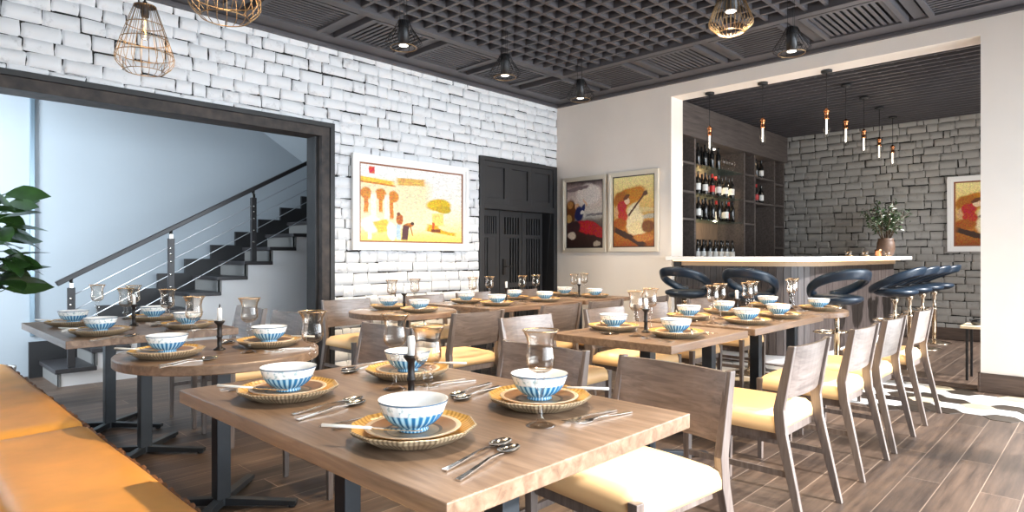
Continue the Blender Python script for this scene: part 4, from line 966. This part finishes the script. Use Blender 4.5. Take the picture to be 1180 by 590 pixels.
row2(R3, (0.0,), ('',), 'round table under village painting')
row2(S3, (-0.335, 0.33), (', left', ', right'), 'long table before slatted door')
row2(T3, (0.02,), ('',), 'corner table below twin paintings')
for (x, y), t in (((1.19, 1.585), 'middle of the front table'), ((1.186, 3.09), 'round table by the bench'), ((1.21, 4.55), 'table before the stairs'), ((3.20, 1.99), 'small square table in the middle row'), ((4.42, 1.985), 'long table in the middle row'), ((5.47, 1.985), 'round table by the bar stools'), ((3.12, 4.25), 'round table under the village painting'), ((4.36, 4.28), 'long table before the slatted door'), ((5.50, 4.27), 'corner table below the twin paintings')):
    place(PR['ca'], (x, y, TH), 0, 'black candlestick with white candle on the ' + t, 'candlestick', 'candlesticks')

# ================================================================== BAR STOOLS (front = +y)
def make_stool():
    r = empty('bar_stool')
    MB().lathe([(0, 0), (0.205, 0), (0.205, 0.008), (0.19, 0.014), (0.06, 0.030), (0.034, 0.05), (0.031, 0.06), (0.0, 0.06)], 36).build('base', M['warm_chrome'], r)
    MB().lathe([(0, 0.055), (0.029, 0.055), (0.029, 0.46), (0.036, 0.465), (0.036, 0.485), (0.021, 0.49), (0.021, 0.66), (0.040, 0.68), (0.045, 0.74), (0.0, 0.745)], 20).build('pole', M['warm_chrome'], r)
    fr_ = MB(); pts = [(0.030, 0.0, 0.47)] + [(0.16 * sin(a), 0.09 + 0.13 * cos(a), 0.47) for a in [radians(t) for t in range(115, -116, -23)]] + [(-0.030, 0.0, 0.47)]
    fr_.tube(pts, 0.010, 8); fr_.build('footrest', M['warm_chrome'], r)
    st = MB(); st.lathe([(0, 0.735), (0.10, 0.737), (0.17, 0.752), (0.213, 0.780), (0.222, 0.800), (0.214, 0.820), (0.18, 0.830), (0.0, 0.826)], 36); st.v = [(x, y * 1.04, z) for x, y, z in st.v]
    st.build('seat', M['stool_leather'], r)
    bk = MB(); n = 44; v = []; f = []; K = 14
    for i in range(n + 1):
        ph = radians(-158 + 316 * i / n); q = (1 - cos(ph)) / 2
        rad_ = 0.258 - 0.035 * q; zc = 1.035 - 0.232 * q ** 1.15; hh = 0.052 - 0.010 * q; tt = 0.024 + 0.006 * q
        out = Vector((sin(ph), -cos(ph), 0)); lean = (out * 0.35 * (1 - q) + Vector((0, 0, 1))).normalized(); nrm = (out - Vector((0, 0, 0.35 * (1 - q)))).normalized()
        c = Vector((rad_ * sin(ph), -rad_ * 1.06 * cos(ph), zc))
        for k in range(K):
            a = 2 * pi * k / K; ca, sa = cos(a), sin(a)
            v.append(c + lean * (hh * math.copysign(abs(ca) ** 0.7, ca)) + nrm * (tt * math.copysign(abs(sa) ** 0.7, sa)))
    for i in range(n):
        for k in range(K): f.append((i * K + k, i * K + (k + 1) % K, i * K + K + (k + 1) % K, i * K + K + k))
    f += [tuple(reversed(range(K))), tuple(n * K + k for k in range(K))]
    bk.add(v, f, 0, True); bk.build('loop_backrest', M['stool_leather'], r)
    return r
STL = make_stool()
for (x, y, rz, l) in ((6.28, 3.40, -pi / 2, 'leftmost, below the bottle shelves'), (6.30, 2.68, -pi / 2, 'second from the left, beside the rounded corner'), (6.42, 1.90, -0.65, 'at the rounded corner of the bar'),
                      (8.13, 1.80, 0.0, 'nearest of the four along the right side of the bar'), (8.85, 1.80, 0.0, 'second of the four along the right side of the bar'), (9.56, 1.80, 0.0, 'third of the four along the right side of the bar'), (10.28, 1.80, 0.0, 'farthest of the four, by the grey brick wall')):
    place(STL, (x, y, 0), rz, 'navy loop-backed bar stool, ' + l, 'bar stool', 'navy bar stools')

# ================================================================== PENDANTS
def make_cage():
    """gold wire basket, its open ring at the bottom (z = 0 is the bottom)"""
    r = empty('cage_pendant')
    prof = [(0.060, 0.400), (0.085, 0.33), (0.115, 0.24), (0.145, 0.15), (0.162, 0.09), (0.160, 0.06), (0.145, 0.035), (0.115, 0.008), (0.108, 0.0)]
    wv = MB()
    for k in range(22):
        a = 2 * pi * k / 22; wv.tube([(q * cos(a), q * sin(a), z) for q, z in prof], 0.0019, 5)
    for q, z in ((0.060, 0.400), (0.100, 0.285), (0.132, 0.19), (0.158, 0.10), (0.108, 0.0)): wv.tube([(q * cos(2 * pi * k / 40), q * sin(2 * pi * k / 40), z) for k in range(40)], 0.0028, 5, closed=True)
    wv.build('wire_cage', M['gold_wire'], r)
    sk_ = MB(); sk_.lathe([(0, 0.335), (0.022, 0.335), (0.024, 0.36), (0.020, 0.395), (0.062, 0.398), (0.062, 0.404), (0.012, 0.41), (0.012, 0.43), (0, 0.43)], 20); sk_.build('socket', M['rust'], r)
    MB().lathe([(0, 0.19), (0.020, 0.20), (0.032, 0.225), (0.032, 0.25), (0.018, 0.31), (0.013, 0.337), (0, 0.337)], 16).build('bulb', M['glass'], r)
    MB().tube([(0, 0, 0.215), (0.006, 0, 0.235), (-0.006, 0, 0.26), (0.004, 0, 0.28), (0, 0, 0.32)], 0.003, 6).build('filament', M['edison'], r)
    cn = MB(); z = 0.425; i = 0; top = H + 0.09 - 2.335
    while z < top - 0.05:
        ax = Vector((1, 0, 0)) if i % 2 else Vector((0, 1, 0)); cc = Vector((0, 0, z + 0.022))
        cn.tube([cc + ax * (0.010 * cos(2 * pi * k / 10)) + Vector((0, 0, 0.026 * sin(2 * pi * k / 10))) for k in range(10)], 0.003, 5, closed=True); z += 0.040; i += 1
    cn.lathe([(0, top - 0.06), (0.05, top - 0.06), (0.05, top), (0, top)], 20); cn.build('chain', M['dark_wire'], r)
    return r
CG = make_cage()
for x, y, l in ((1.20, 3.06, 'large gold wire cage pendant above the round table by the bench'), (1.205, 4.30, 'large gold wire cage pendant above the table before the stairs')):
    o = place(CG, (x, y, 2.335), 0, l, 'pendant lamp', 'gold cage pendants'); point('cage_bulb_light', (x, y, 2.335 + 0.15), 2, (1.0, 0.72, 0.42))
def make_spot_cage(wide):
    r = empty('wire_pendant')      # z = 0 is the lit face of the spot
    if wide: prof = [(0.045, 0.185), (0.10, 0.06), (0.150, -0.075), (0.147, -0.095), (0.085, -0.150)]
    else: prof = [(0.045, 0.195), (0.075, 0.13), (0.148, 0.025), (0.150, 0.01), (0.105, -0.018)]
    wv = MB(); nr = 30 if wide else 20
    for k in range(nr):
        a = 2 * pi * k / nr; wv.tube([(q * cos(a), q * sin(a), z) for q, z in prof], 0.0020 if not wide else 0.0024, 4, mi=0 if not wide else 1)
    for q, z in prof[:1] + prof[1:2]: wv.tube([(q * cos(2 * pi * k / 36), q * sin(2 * pi * k / 36), z) for k in range(36)], 0.0024, 5, closed=True)
    q, z = prof[-1]; wv.tube([(q * cos(2 * pi * k / 36), q * sin(2 * pi * k / 36), z) for k in range(36)], 0.0034, 5, closed=True, mi=1)
    wv.build('wire_cage', [M['dark_wire'], M['gold_wire']], r)
    MB().lathe([(0, 0.002), (0.044, 0.002), (0.044, 0.185), (0.036, 0.20), (0, 0.20)], 24).build('spot_housing', M['black'], r)
    MB().lathe([(0, -0.002), (0.036, -0.002), (0.036, 0.003), (0, 0.003)], 24).build('lamp_face', M['bulb_glow'], r)
    top = H + 0.06 - 2.905; cd = MB()
    for k in range(3):
        a = 2 * pi * k / 3; cd.tube([(0.032 * cos(a), 0.032 * sin(a), 0.19), (0.032 * cos(a), 0.032 * sin(a), top)], 0.0022, 5)
    cd.lathe([(0, top - 0.02), (0.055, top - 0.02), (0.055, top + 0.03), (0, top + 0.03)], 20); cd.build('cord', M['dark_wire'], r)
    return r
for x, y in ((1.87, 1.93), (3.04, 1.93)): spot('pendant_spot', (x, y, 2.895), (x, y, 0), 200, (1.0, 0.80, 0.56), 120, 0.8)
SPC = make_spot_cage(False); SPW = make_spot_cage(True)
for x, y, pr_, l in ((3.04, 4.15, SPC, 'black wire pendant in the back row, nearest the cage pendants'), (4.21, 4.15, SPC, 'middle black wire pendant of the back row before the brick wall'), (5.38, 4.16, SPC, 'black wire pendant in the far corner by the cream wall'),
                     (4.20, 1.93, SPW, 'gold wire spot pendant hanging lowest over the middle row'), (5.37, 1.94, SPC, 'black wire pendant in front of the bar opening')):
    place(pr_, (x, y, 2.905), 0, l, 'pendant lamp', 'wire pendants'); spot('pendant_spot', (x, y, 2.895), (x, y, 0), 200, (1.0, 0.80, 0.56), 120, 0.8)
def make_tube_pendant():
    r = empty('tube_pendant')      # z = 0 is the canopy's top
    MB().lathe([(0, 0), (0.055, 0), (0.055, -0.022), (0.010, -0.028), (0, -0.028)], 20).build('canopy', M['black'], r)
    MB().tube([(0, 0, -0.02), (0, 0, -0.41)], 0.004, 6).build('cord', M['black'], r)
    MB().lathe([(0, -0.40), (0.014, -0.40), (0.016, -0.415), (0.030, -0.42), (0.030, -0.435), (0.020, -0.44), (0.022, -0.50), (0.028, -0.505), (0.020, -0.515), (0, -0.515)], 16).build('socket', M['copper'], r)
    MB().lathe([(0, -0.512), (0.008, -0.512), (0.008, -0.66), (0.006, -0.668), (0, -0.67)], 12).build('tube_bulb', M['bulb_glow'], r)
    gd = MB()
    for k in range(4):
        a = 2 * pi * k / 4 + 0.4; gd.tube([(0.028 * cos(a), 0.028 * sin(a), -0.43), (0.030 * cos(a), 0.030 * sin(a), -0.60), (0.022 * cos(a), 0.022 * sin(a), -0.70), (0, 0, -0.712)], 0.0022, 5)
    gd.build('wire_guard', M['dark_wire'], r)
    return r
TP = make_tube_pendant()
for k, (x, y, z) in enumerate(((7.025, 3.49, 3.152), (7.027, 2.855, 3.152), (7.034, 2.185, 3.152), (7.92, 2.25, 3.19), (8.70, 2.265, 3.19), (9.45, 2.275, 3.19), (10.22, 2.29, 3.19))):
    l = ('first from the left over the bar', 'second from the left over the bar', 'third over the bar, at its rounded corner', 'fourth from the left, behind the corner one', 'fifth from the left over the bar', 'sixth from the left over the bar', 'last on the right, before the grey bricks')[k]
    place(TP, (x, y, z), 0, 'copper tube-bulb pendant, ' + l, 'pendant lamp', 'bar tube pendants'); point('tube_light', (x, y, z - 0.62), 2.0, (1.0, 0.78, 0.52), 0.03)

# ================================================================== BAR: bottles, cups, vase
def make_bottle(cap, label, nm='wine_bottle', hs=1.0):
    r = empty(nm)
    MB().lathe([(0, 0), (0.034, 0), (0.0375, 0.004), (0.0375, 0.185 * hs), (0.034, 0.205 * hs), (0.016, 0.235 * hs), (0.0145, 0.26 * hs), (0.0145, 0.30 * hs), (0.016, 0.302 * hs), (0.016, 0.308 * hs), (0, 0.308 * hs)], 16).build('body', M['bottle'], r)
    if label: MB().lathe([(0.0382, 0.055), (0.0382, 0.145)], 16, cap=False).build('label', label, r)
    if cap: MB().lathe([(0.0165, 0.255 * hs), (0.0168, 0.309 * hs), (0, 0.3095 * hs)], 12).build('capsule', cap, r)
    return r
BW = make_bottle(None, M['label']); BK = make_bottle(M['black'], None); BD = make_bottle(M['red_label'], M['label']); BRd = make_bottle(M['red_label'], M['red_label'])
br = random.Random(11)
kinds = {'w': (BW, 'white-labelled dark wine bottle'), 'k': (BK, 'plain dark wine bottle'), 'r': (BD, 'red-capped white-labelled wine bottle'), 'R': (BRd, 'red-labelled wine bottle')}
rows = ((2.44, 'top glass shelf', 'kkkkkkk', 0.10, 7.95, 0.102), (2.05, 'second glass shelf', 'wwwkRwwrwwww', 0.09, 7.93, 0.105), (1.70, 'third glass shelf', 'wkkwkkkrwwkR', 0.09, 7.94, 0.105), (1.12, 'shelf just above the counter', 'wwwkwwwkwwwwww', 0.10, 7.93, 0.090))
for z, nm, seq, yo, x0, st_ in rows:
    for i, q in enumerate(seq):
        p, l = kinds[q]
        place(p, (x0 + st_ * i + br.uniform(-0.008, 0.008), SY + yo + (0.10 if i % 2 else 0.0), z + 0.001), br.uniform(0, 6), l + ' on the ' + nm + ' behind the bar', 'bottle', l + 's, ' + nm)
for z, nm, seq in ((2.44, 'upper shelf of the narrow right bay', 'kwwk'), (2.04, 'lower shelf of the narrow right bay', 'Rwwk')):
    for i, q in enumerate(seq):
        p, l = kinds[q]
        place(p, (9.93 + 0.10 * i, SY + 0.12 + 0.05 * (i % 2), z + 0.001), 0, l + ' on the ' + nm + ' behind the bar', 'bottle', l + 's, ' + nm)
WG = MB().lathe([(0, 0), (0.033, 0), (0.033, 0.002), (0.004, 0.006), (0.004, 0.08), (0.022, 0.095), (0.037, 0.125), (0.037, 0.15), (0.030, 0.185), (0.0285, 0.185), (0.034, 0.15), (0.034, 0.125), (0.0, 0.10)], 18).build('wine_glass', M['glass'])
for i in range(5): place(WG, (8.75 + 0.09 * i, SY + 0.12, 2.441), 0, 'clear wine glass on the top glass shelf behind the bar', 'glass', 'wine glasses on the top glass shelf')
for i in range(3): place(WG, (8.0 + 0.10 * i, SY + 0.33, 1.701), 0, 'clear wine glass at the back of the third glass shelf', 'glass', 'wine glasses on the third glass shelf')
def make_tea():
    r = empty('tea_glass')
    MB().lathe([(0, 0.008), (0.028, 0.008), (0.036, 0.03), (0.040, 0.07), (0.038, 0.07), (0.034, 0.03), (0.026, 0.012), (0, 0.011)], 20).build('cup', M['glass'], r)
    MB().lathe([(0, 0), (0.05, 0), (0.062, 0.006), (0.062, 0.009), (0, 0.009)], 20).build('cup_saucer', M['rim_gold'], r)
    MB().tube([(0.036, 0, 0.055), (0.056, 0, 0.055), (0.058, 0, 0.035), (0.036, 0, 0.028)], 0.004, 6).build('handle', M['rim_gold'], r)
    return r
TG = make_tea(); CT = 1.194
for x, y, l in ((8.62, 2.42, 'left one of the small gold-trimmed tea glasses on the bar'), (9.35, 2.42, 'second small gold-trimmed tea glass from the left on the bar'), (9.95, 2.30, 'small gold-trimmed tea glass beside the brown vase')):
    place(TG, (x, y, CT), 0.5, l, 'cup', 'tea glasses on the bar')
cm = empty('copper_mug', (9.75, 2.36, CT)); tag(cm, 'copper mug on the bar between the tea glasses', 'mug')
MB().lathe([(0, 0), (0.036, 0), (0.042, 0.02), (0.042, 0.075), (0.047, 0.095), (0.044, 0.095), (0.039, 0.075), (0.038, 0.02), (0, 0.008)], 20).build('body', M['copper'], cm)
MB().tube([(0.040, 0, 0.075), (0.066, 0, 0.07), (0.068, 0, 0.035), (0.041, 0, 0.022)], 0.005, 6).build('handle', M['copper'], cm)
def leaf_mesh(mb, base, d, up, ln, wd, mi=0, n=5, bend=0.25):
    d = Vector(d).normalized(); s = d.cross(Vector(up)); s = s if s.length > 0.01 else Vector((1, 0, 0)); s.normalize(); u = s.cross(d).normalized()
    prof = [0.06, 0.62, 0.98, 0.92, 0.60, 0.02] if n == 5 else [0.08, 1.0, 0.05]
    v = []; f = []
    for i, wv in enumerate(prof):
        t = i / (len(prof) - 1); c = Vector(base) + d * (ln * t) - u * (bend * ln * t * t)
        v += [c - s * (wd / 2 * wv) + u * (0.06 * wd * wv), c, c + s * (wd / 2 * wv) + u * (0.06 * wd * wv)]
    for i in range(len(prof) - 1):
        k = i * 3; f += [(k, k + 1, k + 4, k + 3), (k + 1, k + 2, k + 5, k + 4)]
    mb.add(v, f, mi, True)
vs = empty('potted_plant', (10.32, 2.40, CT)); tag(vs, 'bushy green plant with white blossom in a brown vase on the bar', 'plant')
MB().lathe([(0, 0), (0.075, 0), (0.100, 0.03), (0.118, 0.12), (0.112, 0.20), (0.098, 0.24), (0.104, 0.262), (0.094, 0.262), (0.090, 0.24), (0.0, 0.235)], 28).build('vase', M['vase'], vs)
lf = MB(); sm = MB(); pl = random.Random(4)
for k in range(30):
    a = pl.uniform(0, 2 * pi); sp_ = pl.uniform(0.05, 0.34); ht = pl.uniform(0.15, 0.52) * (1.1 - sp_); top = Vector((sp_ * cos(a) * 0.9, sp_ * sin(a), 0.25 + ht + 0.05)); b0 = Vector((0.04 * cos(a), 0.04 * sin(a), 0.22))
    mid = (b0 + top) / 2 + Vector((0, 0, 0.06)); sm.tube([b0, mid, top], 0.004, 5)
    for q in range(26):
        t = pl.uniform(0.35, 1.05); p = b0.lerp(top, t) + Vector((0, 0, 0.06 * 4 * t * (1 - t) if t < 1 else 0)) + Vector((pl.gauss(0, 0.028), pl.gauss(0, 0.028), pl.gauss(0, 0.028)))
        leaf_mesh(lf, p, (pl.gauss(0, 1), pl.gauss(0, 1), pl.gauss(0.2, 0.7)), (pl.gauss(0, 0.4), pl.gauss(0, 0.4), 1), pl.uniform(0.045, 0.075), pl.uniform(0.024, 0.036), 1 if pl.random() < 0.10 else 0, 2)
lf.build('foliage', [M['leaf2'], M['petal']], vs); sm.build('stem', M['stem'], vs)

# ---- side table in the bar room
sd = tag(empty('side_table', (7.50, 1.14, 0)), 'small pale-topped side table on thin black legs beyond the bar opening', 'table')
MB().box(-0.14, -0.66, 0.50, 0.22, -0.06, 0.53).build('tabletop', M['pale_top'], sd, 0.006)
for sx, sy in ((-0.10, -0.6), (0.17, -0.6), (-0.10, -0.11), (0.17, -0.11)): MB().box(sx - 0.01, sy - 0.01, 0, sx + 0.01, sy + 0.01, 0.50).build('leg', M['black'], sd)
cp = MB().lathe([(0, 0), (0.03, 0), (0.055, 0.025), (0.062, 0.055), (0.058, 0.055), (0.05, 0.026), (0, 0.01)], 20).build('small_dish', M['bottle'], loc=(7.47, 0.96, 0.53)); tag(cp, 'small dark dish on the pale side table', 'dish')

# ---- fig plant at the left edge
fg = tag(empty('fig_plant', (0.66, 6.20, 0)), 'large-leaved green fig plant at the left edge of the stair opening', 'plant')
MB().lathe([(0, 0), (0.13, 0), (0.17, 0.30), (0.175, 0.34), (0.16, 0.34), (0.15, 0.30), (0, 0.295)], 28).build('pot', M['pot'], fg)
MB().lathe([(0, 0.29), (0.152, 0.296), (0, 0.31)], 20).build('soil', M['soil'], fg)
tk = MB(); tk.tube([(0, 0, 0.29), (0.02, -0.01, 0.8), (0.0, 0.0, 1.25), (0.03, 0.0, 1.72)], [0.018, 0.015, 0.012, 0.006], 8)
tk.build('trunk', M['stem'], fg); lf = MB(); fp = random.Random(17)
for k in range(84):
    z = 0.92 + 0.76 * (k / 84) + fp.uniform(-0.02, 0.02); a = k * 2.39996; el = fp.uniform(-0.35, 0.45) + 0.3 * (z - 1.2)
    d = Vector((cos(a) * cos(el), sin(a) * cos(el), sin(el))); ln = fp.uniform(0.20, 0.30); b0 = Vector((0.01, 0, z)) + d * 0.10
    lf.tube([(0.01, 0, z - 0.03), tuple(b0)], 0.004, 5); leaf_mesh(lf, b0, d, (fp.gauss(0, 0.7), fp.gauss(0, 0.7), 1), ln, ln * fp.uniform(0.58, 0.74), 0, 5, fp.uniform(0.05, 0.4))
lf.build('foliage', M['leaf'], fg)
